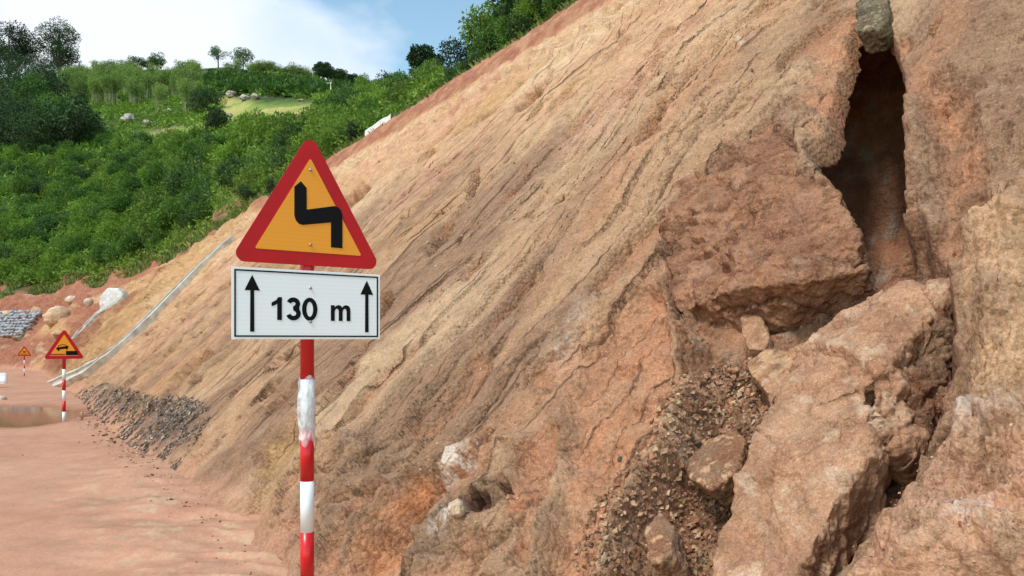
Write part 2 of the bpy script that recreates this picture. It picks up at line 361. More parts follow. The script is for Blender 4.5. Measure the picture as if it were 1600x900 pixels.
# eroded gullies near the toe
for pts, dep, e, cl in [
    ([(640, 735), (690, 725), (712, 740), (690, 800), (640, 905), (560, 960), (500, 960), (520, 900), (590, 790)], -.30, 26, lin((196, 132, 90))),
    ([(505, 850), (560, 770), (600, 745), (620, 760), (560, 830), (520, 905), (480, 960), (470, 930)], -.17, 14, ORANGE*.95),
    ([(400, 705), (470, 640), (500, 660), (470, 740), (400, 830), (372, 820)], -.16, 14, OCH*.8),
    ([(720, 765), (752, 755), (765, 772), (755, 800), (735, 805)], -.15, 7, DBROWN),
    ([(770, 752), (800, 748), (808, 772), (790, 782)], -.13, 7, DBROWN),
    ([(800, 700), (858, 640), (870, 660), (850, 740), (825, 900), (800, 900)], -.07, 9, ORANGE),
    ]:
    feature(pts, dep, e, col=cl, colw=.95, wk=.5)
# pale mineral vein
feature([(668, 745), (700, 690), (748, 668), (752, 690), (716, 745), (690, 800), (655, 860), (610, 925), (590, 930), (640, 840)], .03, 12, col=WHITE, colw=1.0, cedge=16, speck=True, wk=.6)
feature([(690, 800), (735, 790), (740, 830), (700, 860), (680, 850)], .03, 10, col=WHITE, colw=.95, cedge=16, speck=True, wk=.6)
feature([(1150, 70), (1170, 66), (1168, 84), (1150, 90)], .02, 6, col=WHITE, colw=.8, cedge=12, speck=True)
feature([(1140, 205), (1170, 178), (1182, 182), (1150, 215)], 0, 6, col=WHITE, colw=.8, cedge=14, speck=True)
feature([(1060, 600), (1058, 680), (1040, 720), (1040, 650)], 0, 8, col=WHITE, colw=.7, cedge=14, speck=True)
# dark flaky debris washed down to the toe
for wp in ([(1480, 640), (1600, 620), (1700, 700), (1560, 760), (1470, 720)], [(1180, 560), (1300, 520), (1300, 560), (1200, 600)], [(830, 560), (900, 450), (960, 420), (930, 480), (860, 600)], [(1500, 830), (1580, 800), (1640, 900), (1500, 900)], [(480, 780), (560, 680), (570, 700), (490, 830)], [(930, 800), (980, 690), (1000, 700), (950, 860)]): feature(wp, 0, 10, col=WHITE*.9, colw=.7, cedge=40, speck=True)
DEB = [[(75, 645), (120, 610), (165, 598), (252, 622), (244, 642), (160, 668), (112, 675)], [(140, 708), (200, 660), (262, 618), (300, 622), (334, 640), (322, 668), (270, 742), (240, 764), (205, 766), (196, 728), (158, 722)], [(262, 797), (315, 781), (320, 794), (285, 806)]]
for dp in DEB: feature(dp, .05, 14, col=lin((112, 96, 86)), colw=.8, cedge=24)
feature([(232, 730), (262, 712), (268, 735), (245, 752)], 0, 8, col=WHITE, colw=.8, cedge=14, speck=True)
# red topsoil band under the crest, buff layer below it
band = REL+.012*fbm(SS*.8, VV*.8, 0, 3, 50)
H *= 1-.7*smooth(.82, .9, band); blend(RED, smooth(.888, .905, band)*(.6+.4*smooth(-.3, .3, fbm(SS*1.5, VV*1.5, 0, 4, 53)))); H += .32*smooth(.84, .97, band)*smooth(40, 28, SS)
H += .12*ridged(SS*.8, VV*1.2, 0, 4, 51)*smooth(.70, .78, band)*smooth(.87, .84, band)
blend(CREAM, smooth(.74, .80, band)*smooth(.90, .87, band)*.55*smooth(-.2, .3, W2))
# far end beyond the drain: red and ochre soil, gullied
far = smooth(26, 32, SS-.45*VV)
blend(OCH, far*.8); blend(RED, far*smooth(-.15, .35, fbm(SS*.12, VV*.2, 0, 3, 55)+.02*(SS-45)))
H += far*(.35*ridged(SS*.25, VV*.12, 0, 4, 56)*smooth(0, 3, VV)+.12*fbm(SS*.8, VV*.8, 0, 4, 57))
blend(CREAM, far*smooth(.3, .7, fbm(SS*.5, VV*.5, 3, 4, 58))*.6)
# broken plates and clods
wS, wV = SS+.06*fbm(SS*4, VV*4, 0, 3, 73), VV+.06*fbm(SS*4, VV*4, 5, 3, 74)
for sc_, am, sd_ in ((2.6, .055, 1), (7.0, .026, 2), (16, .011, 3)):
    vv_, ed = voro(wS*sc_, wV*sc_*.6, sd_); msk = (.25+.75*smooth(900, 1060, PX))*smooth(12, 5, SS)*smooth(-.2, .3, fbm(SS*1.1, VV*.9, 0, 3, 75+sd_)+.25*smooth(850, 1000, PX))
    msk = msk*(1-.5*flatm); H += am*msk*(vv_-.5)-am*.7*msk*smooth(.10, 0, ed)
foot = smooth(0, 40, sdf(np.array(poly0([(360, 960), (440, 690), (520, 650), (640, 700), (760, 640), (850, 660), (860, 960)])), PX, PY))
H += foot*.08*ridged(SS*2.0, VV*1.7, 0, 2, 131); vv_, ed = voro(wS*3.2, wV*2.6, 9); H += foot*(.09*(vv_-.5)-.05*smooth(.12, 0, ed))
# small-scale clods everywhere, finer near the camera
fine = fbm(SS*9, VV*6, 2, 4, 70, .6); H += .017*fine*(.45+.55*smooth(22, 5, SS))*(1-.55*flatm)+.012*np.abs(fbm(SS*14, VV*7, 2, 3, 72, .6))*smooth(16, 5, SS)
scr = ((PX > 830)*1.0)*near; H += .012*scr*fbm(SS*16, VV*16, 2, 4, 71, .6)
H *= smooth(-.1, .7, VV)*.9+.1
blend(MUD, smooth(.6, 0, VV+.25*W2+.1*W3)*.85)
Vs = surf(SS, VV, H).reshape(-1, 3)
Fs = grid_faces(NR, NC)[:, ::-1]; hole = MD.ravel() >= 10.5; Fs = Fs[~hole[Fs].all(1)]
# pull the rim of the opening onto one smooth line
rim = np.unique(Fs[hole[Fs].any(1)]); rim = rim[hole[rim]]; rx, ry = (PX+MW[0]).ravel()[rim], (PY+MW[1]).ravel()[rim]; d0 = MD.ravel()[rim]
gx_, gy_ = sdf(mouth, rx+.5, ry)+9-d0, sdf(mouth, rx, ry+.5)+9-d0; gl = np.hypot(gx_, gy_)+1e-9
for k, j in enumerate(rim):
    e_ = d0[k]-10.5; q = on_plane(PX.ravel()[j]-e_*gx_[k]/gl[k], PY.ravel()[j]-e_*gy_[k]/gl[k]); Vs[j] = q+NN*H.ravel()[j]
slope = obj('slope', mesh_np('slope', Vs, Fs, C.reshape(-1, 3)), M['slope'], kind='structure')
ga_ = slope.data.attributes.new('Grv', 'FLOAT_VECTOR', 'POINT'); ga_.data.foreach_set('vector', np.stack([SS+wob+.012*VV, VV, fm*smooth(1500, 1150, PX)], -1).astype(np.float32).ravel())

def hfield(px, py):
    """surface point of the built face nearest to a photo pixel on the bare plane"""
    j = np.argmin((PX-px)**2+(PY-py)**2); return Vector(Vs[j])
def surf_at(s, v, dh=0.0):
    """point on the built (displaced) face at s, v"""
    j = np.argmin(((SS-s)**2+(VV-v)**2).ravel()); h = H.ravel()[j]
    return Vector(surf(np.array(s), np.array(v), h+dh))

# ------------------------------------------------------------------ ground
gx = np.concatenate([np.linspace(-9000, -700, 24), np.arange(-680, 820, 4.0), np.linspace(830, 9000, 30)])
gy = np.concatenate([[.2, .6, 1.2, 2.0, 2.8, 3.6], F*EYE/np.arange(460, 30, -2.0), np.geomspace(65, 3000, 30)])
GX, GY = np.meshgrid((gx-CX)/F, gy); GX = GX*GY
gs = GX*-.575+GY*.818; gn = GX*.818+GY*.575-1.46
GZ = -.5*smooth(22, 52, gs)
gd = np.sqrt(GX**2+GY**2); fade = smooth(60, 20, gd)
GW = fbm(GX*.35, GY*.35, 0, 4, 80)
GZ = GZ+fade*(.03*GW+.008*fbm(GX*2.2, GY*2.2, 0, 4, 81)*smooth(-.2, .4, GW+.1)+.006*ridged(GX*1.3, GY*4, 0, 4, 87)*smooth(0, .5, GW))
toe = smooth(-2.6, -.1, gn)*smooth(1.5, .4, gn)*smooth(14, 8, gs)
GZ += toe*(.07*smooth(-1.3, 0, gn)+.04*smooth(-1.5, -.4, gn)*ridged(GX*.55, GY*2.1+GX*.5, 0, 4, 82))
GC = np.zeros(GX.shape+(3,)); GC[:] = MUD
def gb(c, w):
    global GC
    GC += (np.asarray(c)-GC)*np.clip(w, 0, 1)[..., None]
gb(lin((182, 128, 100)), smooth(-.3, .5, fbm(GX*.5, GY*.5, 2, 4, 83))*.7)
gb(lin((202, 158, 128)), .6*smooth(.0, .9, fbm(GX*.8, GY*.5, 5, 4, 84))*.6)
gb(GREYB*1.1, toe*smooth(-.2, .5, fbm(GX*.8, GY*3+GX, 5, 4, 85, .6))*.5)
gb(CREAM*.85, toe*smooth(-1.5, -.6, gn)*smooth(.15, .6, fbm(GX*2.2, GY*6+GX*3, 9, 4, 86, .7))*.5)
# puddle basin
pdx, pdy = -13.2, 15.2
pr = np.sqrt(((GX-pdx)/4.0)**2+((GY-pdy)/3.1)**2)+.10*fbm(GX*.6, GY*.6, 0, 3, 88)
GZ -= .10*smooth(1.12, .8, pr)
gb(lin((150, 96, 66)), smooth(1.12, .98, pr)*.8)
ground = obj('ground', mesh_np('ground', np.stack([GX, GY, GZ], -1).reshape(-1, 3), grid_faces(*GX.shape), GC.reshape(-1, 3)), M['mud'], kind='structure')

# ------------------------------------------------------------------ puddle
a = np.linspace(0, 2*math.pi, 96, endpoint=False); rr = 1.0+.05*np.sin(3*a+1)+.04*np.sin(5*a)
pv = np.stack([pdx+4.15*rr*np.cos(a), pdy+3.2*rr*np.sin(a), np.full(96, -.045)], -1)
me = bpy.data.meshes.new('puddle'); me.from_pydata([tuple(p) for p in pv], [], [list(range(96))])
m, t, b = newmat('muddy_water', .06); b.inputs['Base Color'].default_value = (.22, .115, .06, 1); b.inputs['IOR'].default_value = 1.33
n = nd(t, 'ShaderNodeTexNoise', Scale=1.5, Detail=3); bp = nd(t, 'ShaderNodeBump', Strength=.08, Distance=.02); t.links.new(n.outputs['Fac'], bp.inputs['Height']); t.links.new(bp.outputs[0], b.inputs['Normal'])
obj('puddle', me, m, kind='structure')

# ------------------------------------------------------------------ blocks of earth and rocks
PXd, PYd = project(Vs); Yd = Vs[:, 1]
def pick(px, py):
    d = (PXd-px)**2+(PYd-py)**2; k = np.argpartition(d, 12)[:12]; k = k[d[k] < max(9, d[k].min()*2)]
    return int(k[np.argmin(Yd[k])])
def pick_sv(px, py):
    j = pick(px, py); return float(SS.ravel()[j]), float(VV.ravel()[j])
def pickp(px, py): return Vector(Vs[pick(px, py)])
def tri_noise(P, f, seed, o=4, gain=.5):
    return (fbm(P[:, 0]*f+11, P[:, 1]*f, 0, o, seed, gain)+fbm(P[:, 1]*f+7, P[:, 2]*f, 0, o, seed+5, gain)+fbm(P[:, 2]*f+3, P[:, 0]*f, 0, o, seed+9, gain))/1.7
def tri_ridge(P, f, seed, o=3):
    return (ridged(P[:, 0]*f+11, P[:, 1]*f, 0, o, seed)+ridged(P[:, 1]*f+7, P[:, 2]*f, 0, o, seed+5)+ridged(P[:, 2]*f+3, P[:, 0]*f, 0, o, seed+9))/3
def remeshed(me, voxel):
    o = bpy.data.objects.new('tmp', me); COL.objects.link(o)
    md = o.modifiers.new('r', 'REMESH'); md.mode = 'VOXEL'; md.voxel_size = voxel
    dg = bpy.context.evaluated_depsgraph_get(); dg.update()
    r = bpy.data.meshes.new_from_object(o.evaluated_get(dg)); bpy.data.objects.remove(o); return r
def vnormals(me):
    n = np.zeros(len(me.vertices)*3, np.float32); me.vertices.foreach_get('normal', n); return n.reshape(-1, 3)
def verts(me):
    n = np.zeros(len(me.vertices)*3, np.float32); me.vertices.foreach_get('co', n); return n.reshape(-1, 3).astype(float)
def roughen(me, amp, f, seed, cols, ridge=.5, frac=()):
    P = verts(me); N = vnormals(me)
    big = tri_noise(P, f, seed, 3); fin = tri_noise(P, f*6, seed+30, 4, .6); rg = tri_ridge(P, f*2.2, seed+50)
    P2 = P+N*(amp*(big+ridge*rg*.6+.30*fin))[:, None]
    r_ = np.random.default_rng(seed); lo, hi = P.min(0), P.max(0); Pw = P+.10*amp/.03*np.stack([tri_noise(P, f*2, seed+k, 3) for k in (90, 91, 92)], -1)*.5
    for K_, a_ in frac:
        sd_ = r_.uniform(lo, hi, (K_, 3)); off = r_.uniform(-.5, .5, K_); d1 = np.full(len(P), 9e9); d2 = d1.copy(); ix = np.zeros(len(P), int)
        for q in range(K_):
            d = ((Pw-sd_[q])**2).sum(1)**.5; cl = d < d1; d2 = np.where(cl, d1, np.minimum(d2, d)); ix[cl] = q; d1 = np.where(cl, d, d1)
        P2 += N*(a_*off[ix]-a_*.6*smooth(.03*max(hi-lo), 0, d2-d1)*(r_.random(K_)[ix] > .45))[:, None]
    me.vertices.foreach_set('co', P2.astype(np.float32).ravel())
    c0, c1, c2 = [np.asarray(c) for c in cols]
    w = smooth(-.4, .5, tri_noise(P, f*1.5, seed+70, 4))[:, None]; C_ = c0*(1-w)+c1*w
    w = smooth(.25, .7, tri_noise(P, f*3, seed+80, 4, .6))[:, None]; C_ = C_*(1-w)+c2*w
    set_col(me, C_); me.polygons.foreach_set('use_smooth', [True]*len(me.polygons)); me.update()
def hull_mesh(hulls, deep):
    bm = bmesh.new()
    for pts in hulls:
        F_ = [Vector(on_plane(*p)) for p in pts]; c = sum(F_, Vector())/len(F_)
        vs_ = [bm.verts.new(p) for p in F_]+[bm.verts.new(p.lerp(c, .12)-Vector(NN)*deep) for p in F_]
        r = bmesh.ops.convex_hull(bm, input=vs_)
        bmesh.ops.delete(bm, geom=[g for g in r['geom_interior'] if isinstance(g, bmesh.types.BMVert)], context='VERTS')
    return bm_mesh('hull', bm)
def recentre(me):
    P = verts(me); c = np.array([P[:, 0].mean(), P[:, 1].mean(), P[:, 2].min()]); P -= c
    me.vertices.foreach_set('co', P.astype(np.float32).ravel()); me.update(); return Vector(c)
# face of the scar: a bulging mass still standing in the slope
me = remeshed(hull_mesh([
    [(1040, 332, -.05), (1062, 292, -.03), (1140, 230, -.02), (1190, 190, -.02), (1240, 206, -.04), (1180, 300, .07), (1250, 330, .06), (1110, 370, .05), (1268, 268, -.02), (1306, 292, -.01), (1342, 365, -.04), (1350, 425, -.14), (1250, 440, .0), (1150, 450, .0), (1300, 478, -.34), (1235, 545, -.50), (1150, 545, -.46), (1060, 490, -.16), (1042, 410, -.08)],
    [(1050, 470, -.20), (1150, 450, -.20), (1240, 500, -.44), (1200, 570, -.44), (1060, 610, -.36), (1048, 560, -.30)]], .5), .0125)
roughen(me, .045, 2.6, 11, (lin((148, 104, 78)), lin((166, 120, 90)), lin((126, 86, 64))), 1.0, ((22, .08), (110, .035), (500, .012)))
obj('scar_face', me, M['block'], slope)
# cavity behind the cleft
msv = np.array([sv(px, py, -.22) for px, py in [(1337, 48), (1385, 42), (1431, 240), (1404, 450), (1330, 500), (1236, 548), (1280, 268), (1316, 120)]]); s0, v0 = msv[:, 0].mean(), msv[:, 1].mean()
sa, va = np.ptp(msv[:, 0])*.5, np.ptp(msv[:, 1])*.5
bm = bmesh.new(); bmesh.ops.create_icosphere(bm, subdivisions=6, radius=1); me = bm_mesh('cleft_wall', bm); P = verts(me)
q = np.stack([s0+.22+P[:, 0]*(sa+.42), v0+.30+P[:, 1]*(va+.55), -.95+P[:, 2]*1.05], -1); keep = q[:, 2] < -.36
q[:, 2] += .10*fbm(q[:, 0]*2.5, q[:, 1]*2.5, 0, 3, 201)
me.vertices.foreach_set('co', surf(q[:, 0], q[:, 1], q[:, 2]).astype(np.float32).ravel())
bm = bmesh.new(); bm.from_mesh(me); bm.verts.ensure_lookup_table(); bmesh.ops.delete(bm, geom=[bm.verts[i] for i in np.nonzero(~keep)[0]], context='VERTS'); bmesh.ops.reverse_faces(bm, faces=bm.faces); bm.to_mesh(me); bm.free(); me.update()
roughen(me, .05, 2.4, 19, (lin((150, 102, 76)), lin((164, 116, 88)), lin((160, 142, 126))), 1.0, ((26, .10), (140, .05)))
obj('cleft_wall', me, M['block'], slope)
# big fallen slab
me = remeshed(hull_mesh([
    [(1240, 553, -.20), (1300, 512, -.18), (1343, 480, -.18), (1412, 447, -.15), (1482, 450, -.16), (1476, 470, -.14), (1390, 503, -.04), (1362, 598, .0), (1290, 628, .0), (1192, 640, -.05), (1190, 600, -.10)],
    [(1362, 598, -.02), (1390, 505, -.05), (1412, 560, -.12), (1416, 660, -.16), (1395, 700, -.12), (1364, 671, -.04)],
    [(1188, 644, -.06), (1290, 628, -.02), (1350, 605, -.03), (1358, 671, -.01), (1348, 729, -.02), (1273, 847, .03), (1200, 960, .03), (1105, 920, -.02), (1145, 815, .02), (1188, 719, .02), (1170, 676, .0)]], .30), .0105)
roughen(me, .026, 2.8, 23, (lin((190, 146, 114)), lin((174, 128, 98)), lin((200, 166, 136))), .9, ((20, .05), (90, .026), (500, .010)))
c = recentre(me); obj('fallen_slab', me, M['block'], loc=c, label='large tan slab of earth leaning in the scar below the dark cleft', category='earth slab')
# second, broken piece right of the slab, its shade put into darker colours
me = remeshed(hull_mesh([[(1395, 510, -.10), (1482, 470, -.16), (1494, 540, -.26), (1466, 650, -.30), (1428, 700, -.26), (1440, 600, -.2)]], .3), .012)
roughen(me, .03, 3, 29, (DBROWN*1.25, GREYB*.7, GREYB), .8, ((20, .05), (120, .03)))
c = recentre(me); obj('broken_block', me, M['block'], loc=c, label='broken block, coloured dark for its shade, wedged behind the right edge of the fallen slab', category='earth block')
me = remeshed(hull_mesh([[(1165, 565, -.22), (1200, 545, -.22), (1245, 548, -.22), (1232, 585, -.16), (1190, 600, -.16), (1168, 580, -.18)]], .2), .008)
roughen(me, .012, 6, 37, (lin((176, 128, 92)), TAN, GREYB), .6)
c = recentre(me); obj('flat_clod', me, M['block'], loc=c, label='small flat clod touching the upper left corner of the fallen slab', category='clod')
me = remeshed(hull_mesh([[(1158, 482, -.2), (1180, 480, -.2), (1200, 520, -.22), (1196, 548, -.24), (1170, 545, -.24), (1160, 520, -.22)]], .12), .008)
roughen(me, .01, 7, 39, (lin((186, 142, 110)), lin((168, 124, 94)), TAN), .6)
c = recentre(me); obj('standing_clod', me, M['block'], loc=c, label='pale upright sliver of earth at the foot of the brown scar face', category='clod')
me = remeshed(hull_mesh([[(1340, 5, 0), (1358, -12, .02), (1385, -8, .02), (1388, 30, .02), (1372, 46, .02), (1338, 48, .03)]], .22), .008)
roughen(me, .02, 6, 41, (lin((120, 108, 84)), lin((92, 82, 64)), lin((160, 140, 110))), .8)
c = recentre(me); obj('cap_stone', me, M['block'], loc=c, label='grey olive stone wedged at the top of the dark cleft', category='stone')
# slabby chunk lying in the rubble gully
for nm, hp, lab in (('rubble_chunk', [(1075, 720, -.12), (1100, 690, -.14), (1150, 672, -.14), (1165, 690, -.14), (1150, 740, -.08), (1110, 765, -.06), (1080, 745, -.08)], 'long tilted brown chunk lying in the rubble left of the fallen slab'),
                    ('rubble_lump', [(1005, 835, -.02), (1030, 800, -.04), (1052, 825, -.02), (1048, 868, .02), (1020, 880, .03)], 'rounded brown lump at the bottom of the rubble gully')):
    me = remeshed(hull_mesh([hp], .15), .007); roughen(me, .014, 6, 43+len(nm), (lin((150, 104, 76)), GREYB, TAN), .7)
    c = recentre(me); obj(nm, me, M['block'], loc=c, label=lab, category='clod')
def boulder(name, label, cat, p, size, cols, seed, mat=None, sub=4, amp=.16, rz=None, parent=None, group=None, sink=.25):
    bm = bmesh.new(); bmesh.ops.create_icosphere(bm, subdivisions=sub, radius=.5); me = bm_mesh(name, bm)
    P = verts(me); k = np.round(tri_noise(P, 1.6, seed, 2)*3)/3*.5+.5*tri_noise(P, 1.6, seed, 3)
    P *= (1+amp*2*k+amp*.35*tri_noise(P, 6, seed+3, 3))[:, None]; P *= np.array(size); P[:, 2] += size[2]*(.5-sink)
    me.vertices.foreach_set('co', P.astype(np.float32).ravel()); me.update(); roughen(me, .015*max(size), 3/max(size), seed, cols, .5)
    o = obj(name, me, mat or M['block'], parent, p); o.rotation_euler[2] = rz if rz is not None else seed*1.3
    if parent is None:
        o['label'] = label; o['category'] = cat
        if group: o['group'] = group
    return o
# loose pebbles and clods in the gully: too many to count
def stones_mesh(name, pts, sizes, nrm, cols, seed, flat_=.7, stretch=None):
    r = np.random.default_rng(seed); n = len(pts)
    bv = np.array([[1, 0, 0], [-1, 0, 0], [0, 1, 0], [0, -1, 0], [0, 0, 1], [0, 0, -1]], float)
    bf = np.array([[0, 2, 4], [2, 1, 4], [1, 3, 4], [3, 0, 4], [2, 0, 5], [1, 2, 5], [3, 1, 5], [0, 3, 5]])
    an = r.random(n)*6.28 if stretch is None else stretch[1]+r.normal(0, .7, n)
    V = bv[None]*r.uniform(.6, 1.25, (n, 6, 1))+r.normal(0, .18, (n, 6, 3)); V[..., 2] *= flat_
    if stretch is not None: V[..., 0] *= stretch[0]
    ca, sa = np.cos(an)[:, None], np.sin(an)[:, None]
    X = V[..., 0]*ca-V[..., 1]*sa; Y = V[..., 0]*sa+V[..., 1]*ca; Z = V[..., 2]
    e3 = nrm/np.linalg.norm(nrm, axis=1, keepdims=True); e1 = np.cross(np.tile([0, 0, 1.0], (n, 1)), e3); e1 /= np.linalg.norm(e1, axis=1, keepdims=True)+1e-9; e2 = np.cross(e3, e1)
    W = pts[:, None]+sizes[:, None, None]*(X[..., None]*e1[:, None]+Y[..., None]*e2[:, None]+Z[..., None]*e3[:, None])
    Fc = (bf[None]+6*np.arange(n)[:, None, None]).reshape(-1, 3)
    return mesh_np(name, W.reshape(-1, 3), Fc, np.repeat(cols, 6, 0), False)
def scatter(poly, n, seed, streak=False):
    """vertex ids of the built face inside a photo polygon, weighted to even spread in the photo"""
    m = sdf(np.array(poly, float), PXd, PYd) > 0
    if streak: m &= (fbm(SS*2.4, VV*.6, 0, 4, 95).ravel() > -.05) & (fbm(SS*9, VV*3, 0, 3, 96).ravel() > -.25)
    ids = np.nonzero(m)[0]
    return np.random.default_rng(seed).choice(ids, n)
def scat_stones(name, polys, n, smin, smax, pal, seed, label, cat, flat_=.7, stretch=None, lift=.2, streak=False):
    r = np.random.default_rng(seed); ids = np.concatenate([scatter(p, int(n*w), seed+i, streak) for i, (p, w) in enumerate(polys)])
    sz = smin+(smax-smin)*r.random(len(ids))**5; sz *= np.clip(Yd[ids]/4, .7, 4)
    pts = Vs[ids]+NN*(sz*lift)[:, None]+r.normal(0, .01, (len(ids), 3))
    cols = np.array(pal)[r.integers(0, len(pal), len(ids))]*r.uniform(.7, 1.2, (len(ids), 1))
    return obj(name, stones_mesh(name, pts, sz, np.tile(NN, (len(ids), 1))+r.normal(0, .2, (len(ids), 3)), cols, seed, flat_, stretch), M['block'], label=label, category=cat, kind='stuff')
GUL = [(1060, 600), (1160, 560), (1190, 640), (1180, 720), (1140, 820), (1090, 900), (930, 900), (950, 800), (1010, 720), (1040, 660)]
scat_stones('gully_rubble', [(GUL, .62), ([(1055, 590), (1200, 545), (1215, 660), (1170, 780), (1120, 900), (880, 900), (920, 800), (1000, 700)], .38)], 13000, .0025, .026, [lin((176, 128, 98)), GREYB, TAN, CREAM*.8, lin((164, 116, 86)), DBROWN*1.6, lin((172, 122, 92))], 5, 'loose reddish rubble and pebbles filling the gully below the scar', 'rubble')
scat_stones('face_gravel', [([(600, 700), (800, 640), (860, 760), (840, 900), (560, 900)], .3), ([(1300, 880), (1480, 660), (1600, 640), (1600, 900)], .3), ([(1190, 560), (1420, 450), (1480, 640), (1280, 840), (1130, 880)], .0), ([(700, 300), (1000, 100), (1240, 20), (1120, 240), (1000, 430), (860, 560), (620, 620)], .4)], 3500, .002, .011, [TAN, CREAM, GREYB, TAN*.9, ORANGE], 6, 'fine gravel sticking to the cut face', 'gravel')
fall = math.pi/2
scat_stones('dark_debris', [(DEB[0], .33), (DEB[1], .62), (DEB[2], .05)], 15000, .003, .009, [lin((74, 71, 72)), lin((88, 84, 82)), lin((104, 94, 86)), lin((200, 182, 160)), lin((64, 62, 66)), lin((138, 110, 88)), lin((176, 158, 138))], 7, 'dark flaky debris washed down over the toe of the slope', 'debris', .35, (2.0, fall+.1), .35, True)
# crumbs of earth and pebbles on the road along the toe
r = np.random.default_rng(15); n = 1200; s_ = r.uniform(3, 20, n); gn_ = -np.abs(r.normal(0, .22, n))+.05; far_ = r.random(n) < .06; gn_ = np.where(far_, -r.random(n)*5, gn_)
pp = np.stack([s_*-.575+(gn_+1.46)*.818, s_*.818+(gn_+1.46)*.575], -1); gz_ = np.zeros(n)
for k in range(n): j = np.argmin((GX-pp[k, 0])**2+(GY-pp[k, 1])**2); gz_[k] = GZ.ravel()[j]
sz = (.003+.018*r.random(n)**6)*np.clip(pp[:, 1]/6, .7, 2.5)
obj('road_crumbs', stones_mesh('road_crumbs', np.column_stack([pp, gz_+sz*.3]), sz, np.tile([0, 0, 1.], (n, 1))+r.normal(0, .15, (n, 3)), np.array([TAN, GREYB, ORANGE, CREAM*.9, DBROWN*1.5])[r.integers(0, 5, n)]*r.uniform(.75, 1.15, (n, 1)), 15), M['block'], kind='stuff', label='small crumbs of earth and pebbles strewn on the muddy road by the toe', category='pebbles')
# a few boulders one can pick out
for (px, py, w, hgt, lab, cols, sd) in [
    (88, 502, 1.9, 1.5, 'pale rounded boulder half buried in red soil right of the gabion', (CREAM, lin((200, 150, 120)), WHITE), 3),
    (12, 493, 1.0, .7, 'small cream boulder just above the gabion', (CREAM, WHITE, CREAM), 4),
    (112, 470, .9, .6, 'small white stone on the red bank above the pale boulder', (WHITE, CREAM, WHITE), 5),
    (140, 476, .8, .6, 'small white stone below the white concrete block', (WHITE, CREAM, WHITE), 6),
    (92, 523, 1.1, .5, 'flat buff stone just left of the tipping car sign', (CREAM, TAN, CREAM), 8)]:
    boulder('boulder', lab, 'boulder', pickp(px, py), (w, w*.7, hgt), cols, sd, sub=4)
for (px, py, w, lab) in [(712, 800, .11, 'pale yellowish stone stuck in the hollow near the toe'), (968, 718, .035, 'small blue grey pebble in the orange strip'), (922, 852, .03, 'tiny dark pebble at the bottom of the orange strip')]:
    boulder('stone', lab, 'stone', pickp(px, py), (w, w*.9, w*.8), (CREAM, WHITE, CREAM) if w > .1 else (lin((90, 88, 90)), lin((70, 68, 70)), GREYB), int(px), sub=3)

# ------------------------------------------------------------------ concrete drains, white block, gabion, barrier
M['concrete'] = flat('concrete', (204, 196, 180), .9, var=.18, scale=3, bump=.01)
M['whitec'] = flat('white_concrete', (226, 224, 220), .85, var=.06, scale=2)
M['concrete_dark'] = flat('darker_concrete', (176, 166, 150), .9, var=.15, scale=3)  # darker concrete tone for the drain beds and gabion core
def sweep(path, prof, closed=True):
    """sweep a profile [(side, up)] along points (p, side, up)"""
    n = len(prof); V = [p+sd*a+up*b for (p, sd, up) in path for a, b in prof]; Fc = []
    for i in range(len(path)-1):
        for k in range(n if closed else n-1):
            a, b = i*n+k, i*n+(k+1) % n; Fc.append([a, b, b+n, a+n])
    me = bpy.data.meshes.new('sweep'); me.from_pydata([tuple(v) for v in V], [], Fc+[list(range(n))[::-1], list(range((len(path)-1)*n, len(path)*n))]); me.update(); return me
def drain(label, pix, w, mat, seed, d=.10):
    ctl = [pick_sv(*p) for p in pix]; path = []
    for i in range(len(ctl)-1):
        m_ = 14
        for k in range(m_+(i == len(ctl)-2)):
            f = k/m_; s_, v_ = ctl[i][0]*(1-f)+ctl[i+1][0]*f, ctl[i][1]*(1-f)+ctl[i+1][1]*f; path.append((s_, v_))
    P = [Vector(surf(np.array(s_), np.array(v_), .05)) for k, (s_, v_) in enumerate(path)]
    Hh = np.array([H.ravel()[np.argmin(((SS-s_)**2+(VV-v_)**2).ravel())] for s_, v_ in path]); Hh = np.convolve(np.pad(Hh, 9, 'edge'), np.ones(19)/19, 'valid')+.05
    fr_ = []
    for k in range(len(P)):
        up = Vector(surf(np.array(path[k][0]), np.array(path[k][1]), 1.0))-Vector(surf(np.array(path[k][0]), np.array(path[k][1]), 0.0))
        tg = (P[min(k+1, len(P)-1)]-P[max(k-1, 0)]).normalized(); sd = tg.cross(up).normalized()*(1+.04*math.sin(k*.7+seed)); fr_.append((P[k]+up*(Hh[k]), sd, up))
    th = thing('drain_channel', label, 'drain', fr_[0][0]); inv = -fr_[0][0]
    for (nm, prof, mt) in (('channel_bed', [(-w*.3, -.25), (w*.3, -.25), (w*.3, .0), (-w*.3, .0)], M['concrete_dark']), ('channel_wall', [(-w*.5, -.3), (-w*.3, -.3), (-w*.3, d), (-w*.5, d*.9)], mat), ('channel_wall', [(w*.3, -.3), (w*.5, -.3), (w*.5, d*.9), (w*.3, d)], mat)):
        o = obj(nm, sweep([(p+inv, a_, b_) for p, a_, b_ in fr_], prof), mt, th)
drain('long pale concrete drain running down the slope behind the tipping car sign', [(66, 610), (110, 588), (150, 573), (185, 545), (250, 482), (310, 420), (357, 376)], .85, M['concrete'], 1)
drain('short grey concrete drain running below the white block', [(112, 530), (130, 512), (160, 485), (190, 466)], .95, M['concrete'], 2)
